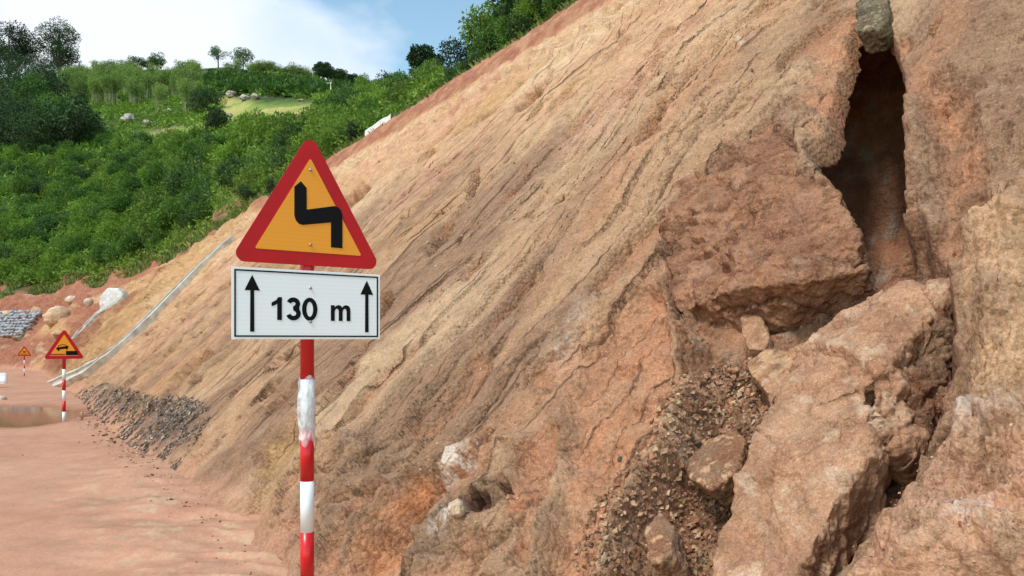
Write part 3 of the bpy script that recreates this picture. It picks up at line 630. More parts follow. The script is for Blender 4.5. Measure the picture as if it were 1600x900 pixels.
# white block
p = pickp(172, 478); bm = bmesh.new()
pts = [(-1.15, 0, -.6), (1.3, .1, .5), (1.25, .0, .95), (.7, .1, 1.55), (-.35, .1, 1.6), (-1.0, 0, .9), (-1.0, 1.2, -.4), (1.0, 1.3, .6), (.6, 1.2, 1.4), (-.4, 1.2, 1.5)]
bmesh.ops.convex_hull(bm, input=[bm.verts.new(q) for q in pts]); me = remeshed(bm_mesh('b', bm), .08); roughen(me, .05, 1.2, 3, (lin((228, 226, 222)), lin((214, 212, 208)), lin((235, 233, 230))), .5)
o = obj('white_block', me, M['block'], loc=p, label='white faceted concrete block at the head of the short drain', category='concrete block'); o.rotation_euler[2] = -.25; o.scale = (.8, .8, .8)
# gabion

g0 = pickp(14, 520); gab = thing('gabion', 'grey stone gabion mattress on the far bank at the left edge', 'gabion', g0+Vector((0, -.45, .8)), -.36)
M['gstone'] = flat('gabion_stone', (172, 172, 176), .9, var=.2, scale=1.2)
r = random.Random(4); sm = []
for k in range(4):
    bm = bmesh.new(); bmesh.ops.create_icosphere(bm, subdivisions=1, radius=.5)
    for v in bm.verts: v.co = v.co*(1+r.uniform(-.18, .18)); v.co.x *= 1.5; v.co.z *= .75
    q = bm_mesh('gabion_stone', bm); q.materials.append(M['gstone']); sm.append(q)
for row in range(9):
    for k in range(13):
        o = bpy.data.objects.new('stone', sm[r.randrange(4)]); COL.objects.link(o); o.parent = gab
        f = row/8; o.location = (-4.2+k*.46+.23*(row % 2)+r.uniform(-.06, .06), f*2.0, -.9+f*1.95+r.uniform(-.05, .05)); o.scale = [r.uniform(.30, .46)]*3; o.rotation_euler = (r.uniform(-.4, .4), r.uniform(-.4, .4), r.uniform(-.4, .4))
bm = bmesh.new()
for k in range(14): bmesh.ops.create_cube(bm, size=1, matrix=Matrix.Translation((-4.3+k*.45, 1.0, .18))@Matrix.Rotation(math.atan2(1.95, 2.0), 4, 'X')@Matrix.Diagonal((.012, 2.9, .012, 1)))
for k in range(9): bmesh.ops.create_cube(bm, size=1, matrix=Matrix.Translation((-1.3, k/8*2-.12, -.9+k/8*1.95+.16))@Matrix.Diagonal((6, .012, .012, 1)))
obj('wire_mesh', bm_mesh('wire_mesh', bm), flat('wire', (140, 142, 145), .5, .6), gab)
bm = bmesh.new(); bmesh.ops.create_cube(bm, size=1, matrix=Matrix.Translation((-1.4, 1.45, -.45))@Matrix.Rotation(math.atan2(1.95, 2.0), 4, 'X')@Matrix.Diagonal((5.8, 2.8, .8, 1)))
obj('stone_core', bm_mesh('core', bm), M['concrete_dark'], gab)
# white water-filled barrier at the far left
bx0 = at(2, 604, 27.0); bar = thing('road_barrier', 'white plastic road barrier at the left edge beyond the puddle', 'barrier', (bx0.x-.52, bx0.y, -.02), .5)
prof = [(-.24, 0), (.24, 0), (.24, .12), (.12, .3), (.08, .42), (-.08, .42), (-.12, .3), (-.24, .12)]
M['wplastic'] = flat('white_plastic', (236, 236, 236), .45, var=.03)
ob = obj('barrier_body', sweep([(Vector((x, 0, 0)), Vector((0, sc_, 0)), Vector((0, 0, sc_))) for x, sc_ in ((-.6, .9), (-.55, 1), (.55, 1), (.6, .9))], prof), M['wplastic'], bar)
bm = bmesh.new(); bmesh.ops.create_cone(bm, segments=16, radius1=.05, radius2=.05, depth=.06, cap_ends=True, matrix=Matrix.Translation((0, 0, .45))); obj('filler_cap', bm_mesh('cap', bm), M['wplastic'], bar)
p2 = at(2, 624, 19.9); boulder('stone', 'small white stone lying at the far edge of the puddle', 'stone', (p2.x, p2.y, -.01), (.3, .25, .16), (WHITE, WHITE, CREAM), 77, sub=3)

# ------------------------------------------------------------------ road signs
M['sred'] = flat('sign_red', (196, 14, 24), .45, var=.06, scale=6, spec=.3); M['sblack'] = flat('sign_black', (14, 14, 16), .6, var=.05, spec=.15)
def reflective(name, rgb):
    m, t, b = newmat(name, .35); c = lin(rgb); tcn = nd(t, 'ShaderNodeTexCoord')
    w = nd(t, 'ShaderNodeTexWave', wave_type='BANDS', bands_direction='Z', Scale=16.0, Distortion=.2); n = nd(t, 'ShaderNodeTexNoise', Scale=5, Detail=4)
    r = nd(t, 'ShaderNodeValToRGB'); r.color_ramp.elements[0].color = (*(c*.94), 1); r.color_ramp.elements[1].color = (*c, 1)
    x = nd(t, 'ShaderNodeMath', operation='MULTIPLY_ADD'); x.inputs[1].default_value = .45
    t.links.new(tcn.outputs['Object'], w.inputs[0]); t.links.new(tcn.outputs['Object'], n.inputs[0]); t.links.new(w.outputs['Fac'], x.inputs[0]); t.links.new(n.outputs['Fac'], x.inputs[2])
    t.links.new(x.outputs[0], r.inputs[0]); t.links.new(r.outputs[0], b.inputs['Base Color']); return m
M['syel'] = reflective('sign_yellow', (252, 160, 8)); M['swhite'] = reflective('sign_white', (250, 252, 254))
M['steel'] = flat('steel', (170, 172, 175), .35, .9); M['pred'] = flat('pole_red', (206, 24, 28), .3, var=.08, scale=12); M['pwhite'] = flat('pole_white', (238, 240, 242), .35, var=.04, scale=12)
def poly_plate(name, pts, y0, y1, mat, parent):
    """flat plate from an outline in the sign plane (x right, z up), front at y0"""
    n = len(pts); V = [(x, y0, z) for x, z in pts]+[(x, y1, z) for x, z in pts]
    me = bpy.data.meshes.new(name); me.from_pydata(V, [], [list(range(n)), list(range(n, 2*n))[::-1]]+[[i, i+n, (i+1) % n+n, (i+1) % n] for i in range(n)])
    bm = bmesh.new(); bm.from_mesh(me); bmesh.ops.recalc_face_normals(bm, faces=bm.faces); bm.to_mesh(me); bm.free()
    return obj(name, me, mat, parent)
def rounded(pts, r, seg=8):
    out = []; n = len(pts)
    for i in range(n):
        a, b, c = Vector(pts[i-1]), Vector(pts[i]), Vector(pts[(i+1) % n]); d1, d2 = (a-b).normalized(), (c-b).normalized()
        ang = d1.angle(d2)/2; L_ = r/math.tan(ang); ctr = b+(d1+d2).normalized()*(r/math.sin(ang)); p, q = b+d1*L_-ctr, b+d2*L_-ctr
        for k in range(seg+1): v = p.lerp(q, k/seg).normalized()*r; out.append(tuple(ctr+v))
    return out
def tri(side, zb, inset=0.0, r=.04):
    h_ = side*math.sqrt(3)/2; c = Vector((0, zb+h_/3)); k = 1-inset/(h_/3)
    return rounded([tuple(c+(Vector(p)-c)*k) for p in ((-side/2, zb), (side/2, zb), (0, zb+h_))], r)
def cyl(name, r, z0, z1, mat, parent, seg=28, x=0, y=0):
    bm = bmesh.new(); bmesh.ops.create_cone(bm, segments=seg, radius1=r, radius2=r, depth=z1-z0, cap_ends=True, matrix=Matrix.Translation((x, y, (z0+z1)/2)))
    return obj(name, bm_mesh(name, bm, True), mat, parent)
def bolt(x, z, y, parent):
    bm = bmesh.new(); bmesh.ops.create_uvsphere(bm, u_segments=12, v_segments=8, radius=.0075, matrix=Matrix.Translation((x, y, z))@Matrix.Diagonal((1, .6, 1, 1))); return obj('bolt', bm_mesh('bolt', bm, True), M['steel'], parent)
def pole(parent, r, ztop, zfirst, band, first_red=True):
    """painted bands from the top down"""
    z = ztop; red = first_red; nxt = zfirst
    while z > -.35:
        lo = max(nxt, -.4); cyl('red_band' if red else 'white_band', r, lo, z, M['pred'] if red else M['pwhite'], parent)
        z = lo; nxt = z-band; red = not red
    cyl('pole_cap', r*1.06, ztop, ztop+.012, M['pred'], parent)
RS = math.radians(35)
def warning_sign(label, loc, side, zb, band, zfirst, rz, r=.033):
    t = thing('warning_sign', label, 'road sign', loc, rz)
    pole(t, r, zb+side*.62, zfirst, band)
    pl = poly_plate('triangle_plate', tri(side, zb), -r-.012, -r-.008, M['sred'], t)
    poly_plate('yellow_face', tri(side, zb, .062*side/.72, .006), -r-.014, -r-.012, M['syel'], pl)
    for dz in (.12, .42): 
        bm = bmesh.new(); bmesh.ops.create_cube(bm, size=1, matrix=Matrix.Translation((0, -r-.003, zb+dz))@Matrix.Diagonal((.10, .010, .03, 1))); obj('clamp', bm_mesh('clamp', bm), M['steel'], t)
    return t, pl
# nearest sign: double bend with a distance plate
sx, sy = (480-CX)/F*3.43, 3.43
t, pl = warning_sign('red and yellow triangular double bend sign with white distance plate, nearest the camera', (sx, sy, 0), .745, 2.055, .247, 1.505, RS)
yf = -.033-.0155
arrow = [(-.047, 2.455), (-.078, 2.425), (-.078, 2.29), (-.072, 2.268), (-.058, 2.252), (-.038, 2.247), (.102, 2.272), (.102, 2.150), (.160, 2.150), (.160, 2.315), (.152, 2.338), (.138, 2.350), (.118, 2.354), (-.019, 2.322), (-.019, 2.425)]
poly_plate('bend_arrow', arrow, yf-.001, yf+.001, M['sblack'], pl)
bolt(0, 2.515, yf-.002, pl); bolt(0, 2.155, yf-.002, pl)
z0, z1, hw = 1.700, 2.030, .362
dp = poly_plate('distance_plate', [(-hw, z0), (hw, z0), (hw, z1), (-hw, z1)], -.045, -.041, M['swhite'], t)
e, w_ = .011, .007
for nm, q in (('border_line', [(-hw+e, z0+e), (hw-e, z0+e), (hw-e, z0+e+w_), (-hw+e, z0+e+w_)]), ('border_line', [(-hw+e, z1-e-w_), (hw-e, z1-e-w_), (hw-e, z1-e), (-hw+e, z1-e)]),
              ('border_line', [(-hw+e, z0+e+w_), (-hw+e+w_, z0+e+w_), (-hw+e+w_, z1-e-w_), (-hw+e, z1-e-w_)]), ('border_line', [(hw-e-w_, z0+e+w_), (hw-e, z0+e+w_), (hw-e, z1-e-w_), (hw-e-w_, z1-e-w_)])):
    poly_plate(nm, q, -.047, -.045, M['sblack'], dp)
for ax in (-.272, .290):
    poly_plate('arrow', [(ax-.0095, z0+.035), (ax+.0095, z0+.035), (ax+.0085, z0+.225), (ax+.034, z0+.225), (ax, z0+.296), (ax-.034, z0+.225), (ax-.0085, z0+.225)], -.047, -.045, M['sblack'], dp)
def stroke(name, pts, w, parent, y, mat, x0, zb_):
    """constant-width stroke of a glyph along a polyline, as one outline"""
    P_ = [Vector(p) for p in pts]; Lf, Rt = [], []
    for i, p in enumerate(P_):
        d = (P_[min(i+1, len(P_)-1)]-P_[max(i-1, 0)]).normalized(); nn_ = Vector((-d.y, d.x))*w/2; Lf.append(p+nn_); Rt.append(p-nn_)
    return [(x0+q.x, zb_+q.y) for q in Lf+Rt[::-1]]
def arc(cx, cz, rx, rz_, a0, a1, n=14): return [(cx+rx*math.cos(math.radians(a0+(a1-a0)*k/n)), cz+rz_*math.sin(math.radians(a0+(a1-a0)*k/n))) for k in range(n+1)]
gz, gh, sw = z0+.090, .108, .0235; ys = (-.047, -.045)
poly_plate('digit_one', [(x-.158, gz+z) for x, z in ((0, 0), (.0215, 0), (.0215, .108), (.004, .108), (-.004, .094), (-.026, .082), (-.026, .064), (-.010, .070), (0, .077))], *ys, M['sblack'], dp)
poly_plate('digit_three', stroke('d', arc(.03, .0785, .0215, .0195, 165, -70, 12)+arc(.03, .0325, .0245, .0225, 70, -165, 14), sw*.92, dp, 0, None, -.112, gz), *ys, M['sblack'], dp)
o0, i0_ = arc(.0, .054, .0375, .056, 0, 360, 36)[:-1], arc(.0, .054, .0165, .036, 0, 360, 36)[:-1]
me = bpy.data.meshes.new('digit_zero'); n_ = 36; Vz = [(x-.003, yy, gz+z) for yy in ys for ring in (o0, i0_) for x, z in ring]
Fz = []
for k in range(n_):
    k2 = (k+1) % n_; Fz += [[k, k2, n_+k2, n_+k], [2*n_+k2, 2*n_+k, 3*n_+k, 3*n_+k2], [k2, k, 2*n_+k, 2*n_+k2], [n_+k, n_+k2, 3*n_+k2, 3*n_+k]]
me.from_pydata(Vz, [], Fz); obj('digit_zero', me, M['sblack'], dp)
mo = [(0, 0), (.0195, 0), (.0195, .045), (.023, .056), (.031, .061), (.038, .057), (.0405, .047), (.0405, 0), (.06, 0), (.06, .045), (.0635, .056), (.0715, .061), (.0785, .057), (.081, .047), (.081, 0), (.1005, 0), (.1005, .052), (.098, .067), (.09, .076), (.078, .079), (.066, .075), (.0575, .066), (.052, .074), (.040, .079), (.028, .075), (.0195, .066), (.0195, .077), (0, .077)]
poly_plate('letter_m', [(x+.102, gz+z) for x, z in mo], *ys, M['sblack'], dp)
bolt(0, z0+.247, -.0475, dp); bolt(0, z0+.084, -.0475, dp)
# torn plastic film left on the pole
m, tt, b = newmat('plastic_film', .22); b.inputs['Base Color'].default_value = (.9, .92, .94, 1)
tr = nd(tt, 'ShaderNodeBsdfTransparent'); mx = nd(tt, 'ShaderNodeMixShader'); nn = nd(tt, 'ShaderNodeTexNoise', Scale=22, Detail=5); rp = nd(tt, 'ShaderNodeMapRange'); rp.inputs[1].default_value = .35; rp.inputs[2].default_value = .7; rp.inputs[3].default_value = .22; rp.inputs[4].default_value = .9
tcx = nd(tt, 'ShaderNodeTexCoord'); tt.links.new(tcx.outputs['Object'], nn.inputs[0]); tt.links.new(nn.outputs['Fac'], rp.inputs[0]); tt.links.new(rp.outputs[0], mx.inputs[0]); tt.links.new(tr.outputs[0], mx.inputs[1]); tt.links.new(b.outputs[0], mx.inputs[2]); tt.links.new(mx.outputs[0], tt.nodes['Material Output'].inputs['Surface'])
na, nz_ = 60, 44; A_, Z_ = np.meshgrid(np.linspace(0, 2*math.pi, na), np.linspace(0, 1, nz_))
R_ = .0355+.004*smooth(0, .2, Z_)*np.abs(fbm(np.cos(A_)*2+Z_*5, np.sin(A_)*2+Z_*3, 0, 4, 91))*2.2+.008*smooth(.35, .0, Z_)*np.abs(perlin(A_*2, Z_*6, 0, 92))+.006*np.exp(-((Z_-.45)/.2)**2)*(np.cos(A_-3.3) > .3)
zt = 1.515+.012*np.sin(A_*3); zb_ = 1.195+.018*np.sin(A_*4+1)
fm_ = mesh_np('plastic_film', np.stack([R_*np.cos(A_), R_*np.sin(A_), zb_+(zt-zb_)*Z_], -1).reshape(-1, 3), grid_faces(nz_, na))
obj('plastic_film', fm_, m, t)
# second sign: car tipping over an edge
def ground_z(x, y): return float(-.5*smooth(22, 52, np.array(x*-.575+y*.818)))
q = at(100, 657, 14.7); t, pl = warning_sign('triangular sign of a car tipping off an edge, on a striped pole beside the puddle', (q.x, q.y, -.03), .735, 1.32, .222, 1.32-.215, math.radians(37))
yb = -.033-.016; zb = 1.32
poly_plate('edge_symbol', [(.03, zb+.075), (.255, zb+.075), (.225, zb+.165), (.03, zb+.165)], yb, yb+.002, M['sblack'], pl)
car = [(-.14, .235), (.07, .275), (.075, .225), (.062, .222), (.058, .195), (.035, .19), (.03, .215), (-.085, .195), (-.085, .165), (-.11, .165), (-.115, .19), (-.135, .195)]
poly_plate('car_symbol', [(x, zb+z) for x, z in car], yb, yb+.002, M['sblack'], pl)
roof = [(-.118, .24), (-.10, .285), (-.02, .305), (.035, .29), (.05, .268), (.04, .266), (.03, .28), (-.02, .292), (-.09, .275), (-.105, .243)]
poly_plate('car_roof_symbol', [(x, zb+z) for x, z in roof], yb, yb+.002, M['sblack'], pl)
for k in range(9): poly_plate('dash_symbol', [(-.245+k*.029, zb+.08), (-.225+k*.029, zb+.08), (-.215+k*.029, zb+.105), (-.235+k*.029, zb+.105)], yb, yb+.002, M['sblack'], pl)
q = at(38, 587, 42.0); t, pl = warning_sign('small distant triangular warning sign at the far left bend', (q.x, q.y, ground_z(q.x, q.y)-.03), .73, 1.22, .25, 1.22-.25, math.radians(37))
yb = -.033-.016; zb = 1.22
poly_plate('symbol_bar', [(-.2, zb+.1), (.2, zb+.1), (.18, zb+.14), (-.18, zb+.14)], yb, yb+.002, M['sblack'], pl); poly_plate('symbol_mark', [(-.08, zb+.22), (.07, zb+.2), (.08, zb+.28), (-.05, zb+.3)], yb, yb+.002, M['sblack'], pl)

# ------------------------------------------------------------------ natural hillside behind the cut
top = Vs.reshape(NR, NC, 3)[-1]; tpx = CX+F*top[:, 0]/top[:, 1]
o_ = np.argsort(tpx); cpx, cY, cZ = tpx[o_], top[o_, 1], top[o_, 2]
def crestY(px): return np.interp(px, cpx, cY)
def crestZ(px): return np.interp(px, cpx, cZ)
def ridge(px):
    py = np.interp(px, [-700, -200, 0, 100, 200, 300, 350, 420, 480, 540, 590, 640, 690, 720], [60, 110, 122, 120, 110, 108, 105, 112, 122, 136, 150, 160, 165, 160])
    py = np.where(px > 700, HY-F*(crestZ(px)-EYE)/np.maximum(crestY(px), .5)+22, py)
    return py, np.interp(px, [-700, 0, 480, 560, 640, 720, 1500], [250, 250, 260, 240, 150, 60, 60])
def hillZ(px, Y):
    px, Y = np.asarray(px, float), np.asarray(Y, float)
    y0, z0 = crestY(px), crestZ(px); rp, ry = ridge(px); ry = np.maximum(ry, y0+20); rz_ = EYE+(HY-rp)/F*ry
    f = (Y-y0)/(ry-y0); z = z0+(rz_-z0)*f
    X = (px-CX)/F*Y
    und = fbm(X/22, Y/22, 0, 3, 101)*1.3*smooth(0, .25, f)*smooth(1.02, .8, f)
    z = z+und-np.maximum(0, f-1)*(ry-y0)*.75
    return z-.25*smooth(.15, 0, f)
hp = np.concatenate([np.linspace(2400, 1000, 25), np.arange(990, -120, -5.0), np.linspace(-130, -900, 40)]); hf = np.concatenate([[-.003, 0], np.linspace(0, 1, 150)[1:]**1.6, np.linspace(1.02, 1.8, 16)])
HPX, HF = np.meshgrid(hp, hf); y0 = crestY(HPX); HYY = y0+(np.maximum(ridge(HPX)[1], y0+20)-y0)*HF
HZ = hillZ(HPX, HYY); HX = (HPX-CX)/F*HYY; HZ = np.where(HF < 0, HZ-.5, HZ)
hpy = HY-F*(HZ-EYE)/HYY
G1 = lin((70, 92, 40)); G2 = lin((122, 142, 62)); G3 = lin((52, 78, 38))
hc = np.zeros(HPX.shape+(3,)); hc[:] = G1
w = smooth(-.3, .4, fbm(HX/9, HYY/9, 0, 4, 102))[..., None]; hc = hc*(1-w)+G3*w
mead = smooth(-6, 8, sdf([(325, 170), (345, 150), (420, 160), (500, 162), (485, 182), (440, 190), (360, 192), (300, 206), (230, 214), (225, 205), (300, 196)], HPX+6*fbm(HX/8, HYY/8, 0, 3, 103), hpy+3*fbm(HX/8, HYY/8, 4, 3, 104)))[..., None]
mc = G2+(lin((172, 166, 96))-G2)*smooth(-.1, .5, fbm(HX/14, HYY/14, 0, 3, 105))[..., None]; hc = hc*(1-mead)+mc*mead
# worn red patch and bare bank close behind the far cut
bank = (smooth(.06, .0, HF)*smooth(620, 500, HPX)*smooth(-.3, .3, fbm(HX/4, HYY/4, 0, 3, 106)+.1))[..., None]; hc = hc*(1-bank)+RED*bank
M['hill'] = earth_mat('hill_soil', .05, .3, .05)
obj('hillside', mesh_np('hillside', np.stack([HX, HYY, HZ], -1).reshape(-1, 3), grid_faces(*HPX.shape)[:, ::-1], hc.reshape(-1, 3)), M['hill'], kind='structure')
def hill_pt(px, Y, dz=0.0): return Vector(((px-CX)/F*Y, Y, float(hillZ(px, Y))+dz))
def hill_at(px, py):
    """where a photo pixel meets the hillside"""
    y0 = float(crestY(px)); y1 = max(float(ridge(np.array(float(px)))[1]), y0+20); Ys = np.linspace(y0+.5, y1, 500); q = HY-F*(hillZ(np.full(500, float(px)), Ys)-EYE)/Ys
    return hill_pt(px, float(Ys[np.argmin(np.abs(q-py))]))

# ------------------------------------------------------------------ foliage
M['lf_shrub'] = leaf_mat('shrub_leaves', (50, 82, 26), (136, 170, 62)); M['lf_dark'] = leaf_mat('dark_leaves', (28, 48, 28), (70, 98, 52), trans=.15)
M['lf_mid'] = leaf_mat('mid_leaves', (40, 70, 28), (102, 142, 56)); M['lf_pale'] = leaf_mat('pale_leaves', (70, 100, 70), (130, 160, 118)); M['lf_bamboo'] = leaf_mat('bamboo_leaves', (84, 116, 48), (156, 180, 92)); M['lf_grass'] = leaf_mat('grass_blades', (70, 96, 40), (150, 160, 84))
M['lf_yel'] = leaf_mat('young_leaves', (60, 88, 30), (132, 160, 66)); M['lf_mid2'] = leaf_mat('bluish_leaves', (40, 66, 32), (96, 128, 64))
M['bark'] = flat('bark', (92, 80, 66), .9, var=.2, scale=8, bump=.02); M['stem'] = flat('bamboo_stem', (158, 156, 116), .7, var=.15, scale=3)
def leaves(cent, rad, n, size, r, flatz=.8, droop=0.0, aspect=.42, up=.5, fill=.5):
    """n leaf blades spread through the given clumps; returns V, F, col"""
    cent, rad = np.asarray(cent, float), np.asarray(rad, float); k = r.choice(len(cent), n, p=rad**2/np.sum(rad**2))
    d = r.normal(0, 1, (n, 3)); d /= np.linalg.norm(d, axis=1, keepdims=True); q = d*(fill+(1-fill)*r.random((n, 1))**.6)
    P = cent[k]+q*rad[k][:, None]*np.array([1, 1, flatz])
    a = d+r.normal(0, .55, (n, 3)); a[:, 2] += up*.3-droop; a /= np.linalg.norm(a, axis=1, keepdims=True)      # blade axis
    nrm = r.normal(0, .6, (n, 3))+d*.5; nrm[:, 2] += up; sd = np.cross(a, nrm); sd /= np.linalg.norm(sd, axis=1, keepdims=True)+1e-9
    L_ = size*r.uniform(.6, 1.3, (n, 1)); Wd = L_*aspect; nn = np.cross(sd, a)
    V = np.stack([P, P+a*L_*.5+sd*Wd*.5, P+a*L_-nn*L_*.18, P+a*L_*.5-sd*Wd*.5], 1).reshape(-1, 3)
    ct = r.random(len(cent))*.45; col = np.clip(ct[k]+r.random(n)*.4, 0, 1); col = np.repeat(col, 4)
    return V, np.arange(4*n).reshape(n, 4), np.stack([col]*3, -1)
def tube(pts, rads, seg=6):
    V, Fc = [], []
    for i, p in enumerate(pts):
        p = Vector(p); d = (Vector(pts[min(i+1, len(pts)-1)])-Vector(pts[max(i-1, 0)])).normalized(); a = d.orthogonal().normalized(); b_ = d.cross(a)
        V += [tuple(p+(a*math.cos(6.2832*k/seg)+b_*math.sin(6.2832*k/seg))*rads[i]) for k in range(seg)]
    for i in range(len(pts)-1):
        for k in range(seg): Fc.append([i*seg+k, i*seg+(k+1) % seg, (i+1)*seg+(k+1) % seg, (i+1)*seg+k])
    return V, Fc
def tubes_mesh(name, lst):
    V, Fc = [], []
    for pts, rads in lst:
        v, f = tube(pts, rads); n = len(V); V += v; Fc += [[i+n for i in q] for q in f]
    me = bpy.data.meshes.new(name); me.from_pydata(V, [], Fc); me.polygons.foreach_set('use_smooth', [True]*len(Fc)); return me
def tree_parts(h, rx, seed, nleaf, size, trunk=.35, ncl=16, clr=.38, top=.0, flatz=.75, droop=0.0, lean=.0, aspect=.45, fill=.45):
    """meshes of one tree: (trunk, crown)"""
    r = np.random.default_rng(seed); ch = h*(1-trunk); cz = h*trunk+ch*.5; cent, rad = [], []
    for k in range(ncl):
        d = r.normal(0, 1, 3); d /= np.linalg.norm(d); q = d*r.uniform(.45, .8)
        taper = 1-top*(q[2]+.8)/1.6
        cent.append((q[0]*rx*taper+lean*cz, q[1]*rx*taper, cz+q[2]*ch*.5)); rad.append(clr*rx*r.uniform(.65, 1.25)*max(.45, taper))
    V, Fc, col = leaves(cent, rad, nleaf, size, r, flatz, droop, aspect, fill=fill); crown = mesh_np('crown', V, Fc, col, False)
    tr = [([(0, 0, -.4), (lean*h*.15, 0, h*trunk*.6), (lean*cz, 0, cz), (lean*cz, 0, h*.85)], [h*.028+.03, h*.022+.02, h*.014+.01, .01])]
    for k in range(0, ncl, 2):
        c = Vector(cent[k]); b0 = Vector((lean*h*.3, 0, h*trunk*(.7+.5*r.random()))); mid = b0.lerp(c, .5)+Vector((0, 0, -.06*h)); tr.append(([b0, mid, c], [h*.012+.01, h*.008+.006, .006]))
    return tubes_mesh('trunk', tr), crown
def plant(name, label, cat, loc, tr, cr, mt, mc, group=None, rz=0.0, sc=(1, 1, 1)):
    o = thing(name, label, cat, loc, rz, group); o.scale = sc
    for nm, me, m_ in (('trunk' if cat != 'bamboo' else 'stems', tr, mt), ('crown' if cat not in ('bamboo', 'shrub', 'bush') else 'foliage', cr, mc)):
        if me is None: continue
        if len(me.materials) == 0: me.materials.append(m_)
        c = bpy.data.objects.new(nm, me); COL.objects.link(c); c.parent = o
    return o
# shrubs that cover the hillside
def shrub_parts(seed, n, size, ncl=13, h=1.15):
    r = np.random.default_rng(seed); cent, rad = [], []
    for k in range(ncl):
        a = r.random()*6.28; q = r.random()**.5; z = h*(1-.55*q*q)*r.uniform(.35, .95); cent.append((q*math.cos(a)*.85, q*math.sin(a)*.85, z)); rad.append(r.uniform(.26, .42))
    V, Fc, col = leaves(cent, rad, n, size, r, .8, .12, .40, up=.7, fill=.4); cr = mesh_np('foliage', V, Fc, col, False)
    tr = tubes_mesh('stems', [([(0, 0, -.3), Vector(c)*.5+Vector((0, 0, .0)), c], [.03, .02, .006]) for c in cent[:6]]); return tr, cr
SH = [shrub_parts(200+k, 2600, .135, 15) for k in range(6)]
for k, (tr, cr) in enumerate(SH): cr.materials.append((M['lf_shrub'], M['lf_shrub'], M['lf_mid'], M['lf_yel'], M['lf_mid'], M['lf_mid2'])[k]); tr.materials.append(M['bark'])
r = np.random.default_rng(9); cnt = 0; spots = []
meadow_poly = [(340, 150), (420, 150), (490, 158), (500, 180), (450, 196), (370, 200), (340, 190)]
no_shrub = [(320, 100), (560, 125), (525, 180), (495, 206), (440, 220), (360, 224), (310, 222), (225, 228), (130, 215), (90, 100)]
for tr_ in range(6000):
    px = r.uniform(-60, 690); y0 = float(crestY(px)); Y = y0+3+(140-y0)*r.random()**1.25
    if Y > ridge(np.array(px))[1]: continue
    z = float(hillZ(px, Y)); py = HY-F*(z-EYE)/Y
    if sdf(no_shrub, np.array([px]), np.array([py]))[0] > -3: continue
    if px < 150 and py < 235: continue
    X = (px-CX)/F*Y
    if any((X-a)**2+(Y-b)**2 < (1.15+Y*.007)**2 for a, b, *_ in spots): continue
    spots.append((X, Y, z, px, py))
    if len(spots) >= 290: break
for X, Y, z, px, py in spots:
    k = r.integers(0, 6); s_ = r.uniform(1.25, 2.1)*(.75 if px > 480 else 1)*min(1.0, .55+(Y-float(crestY(px)))*.06)
    plant('shrub', 'bright green leafy shrub in the dense thicket on the hillside', 'shrub', (X, Y, z-.15), SH[k][0], SH[k][1], None, None, 'shrubs of the hillside thicket', r.uniform(0, 6.28), (s_, s_, s_*r.uniform(.9, 1.4)))
# low growth between them
N_ = 110000; px = r.uniform(-80, 700, N_); y0 = crestY(px); Y = y0+.6+(200-y0)*r.random(N_)**1.5; ry = ridge(px)[1]; ok = Y < ry; px, Y = px[ok], Y[ok]; z = hillZ(px, Y); py = HY-F*(z-EYE)/Y
ok = (sdf(meadow_poly, px, py) < 0) & (sdf([(222, 203), (305, 199), (305, 212), (222, 218)], px, py) < 0) & ((Y-crestY(px) > 2.0+2.5*fbm(px/40, Y/6, 0, 2, 111)) | (px > 470)); px, Y, z = px[ok], Y[ok], z[ok]; X = (px-CX)/F*Y
n = len(px); V, Fc, col = leaves(np.stack([X, Y, z+.25+.5*r.random(n)], -1), np.full(n, .35), n, 1.0, r, .6)
# every blade scaled by distance about its own root
Vq = V.reshape(n, 4, 3); s_ = np.clip(.006*np.repeat(Vq[:, :1, 1], 4, 1), .18, .8)[..., None]; Vq = Vq[:, :1]+(Vq-Vq[:, :1])*s_
obj('undergrowth', mesh_np('undergrowth', Vq.reshape(-1, 3), Fc, col, False), M['lf_shrub'], kind='stuff', label='low green undergrowth covering the hillside between the shrubs', category='undergrowth')
# bushes crowding the crest of the cut
BU = [shrub_parts(300+k, 4200, .10, 18, 1.2) for k in range(4)]
for k, (tr, cr) in enumerate(BU): cr.materials.append((M['lf_mid'], M['lf_shrub'], M['lf_mid'], M['lf_dark'])[k]); tr.materials.append(M['bark'])
for i, px in enumerate(np.concatenate([np.linspace(395, 620, 14), np.linspace(625, 960, 24), np.linspace(700, 940, 12)])):
    far_ = i >= 38; Y = float(crestY(px))+(r.uniform(.8, 2.4) if not far_ else r.uniform(3, 5)); s_ = r.uniform(.55, .95)*(1.0 if px < 600 else .62 if px < 770 else 1.25)*(1.35 if far_ and px > 770 else 1)
    k = r.integers(0, 4); p = hill_pt(px, Y, -.15)
    plant('crest_bush', 'leafy green bush growing just behind the crest of the cut', 'bush', p, BU[k][0], BU[k][1], None, None, 'bushes along the crest of the cut', r.uniform(0, 6.28), (s_, s_, s_*r.uniform(1, 1.4)))
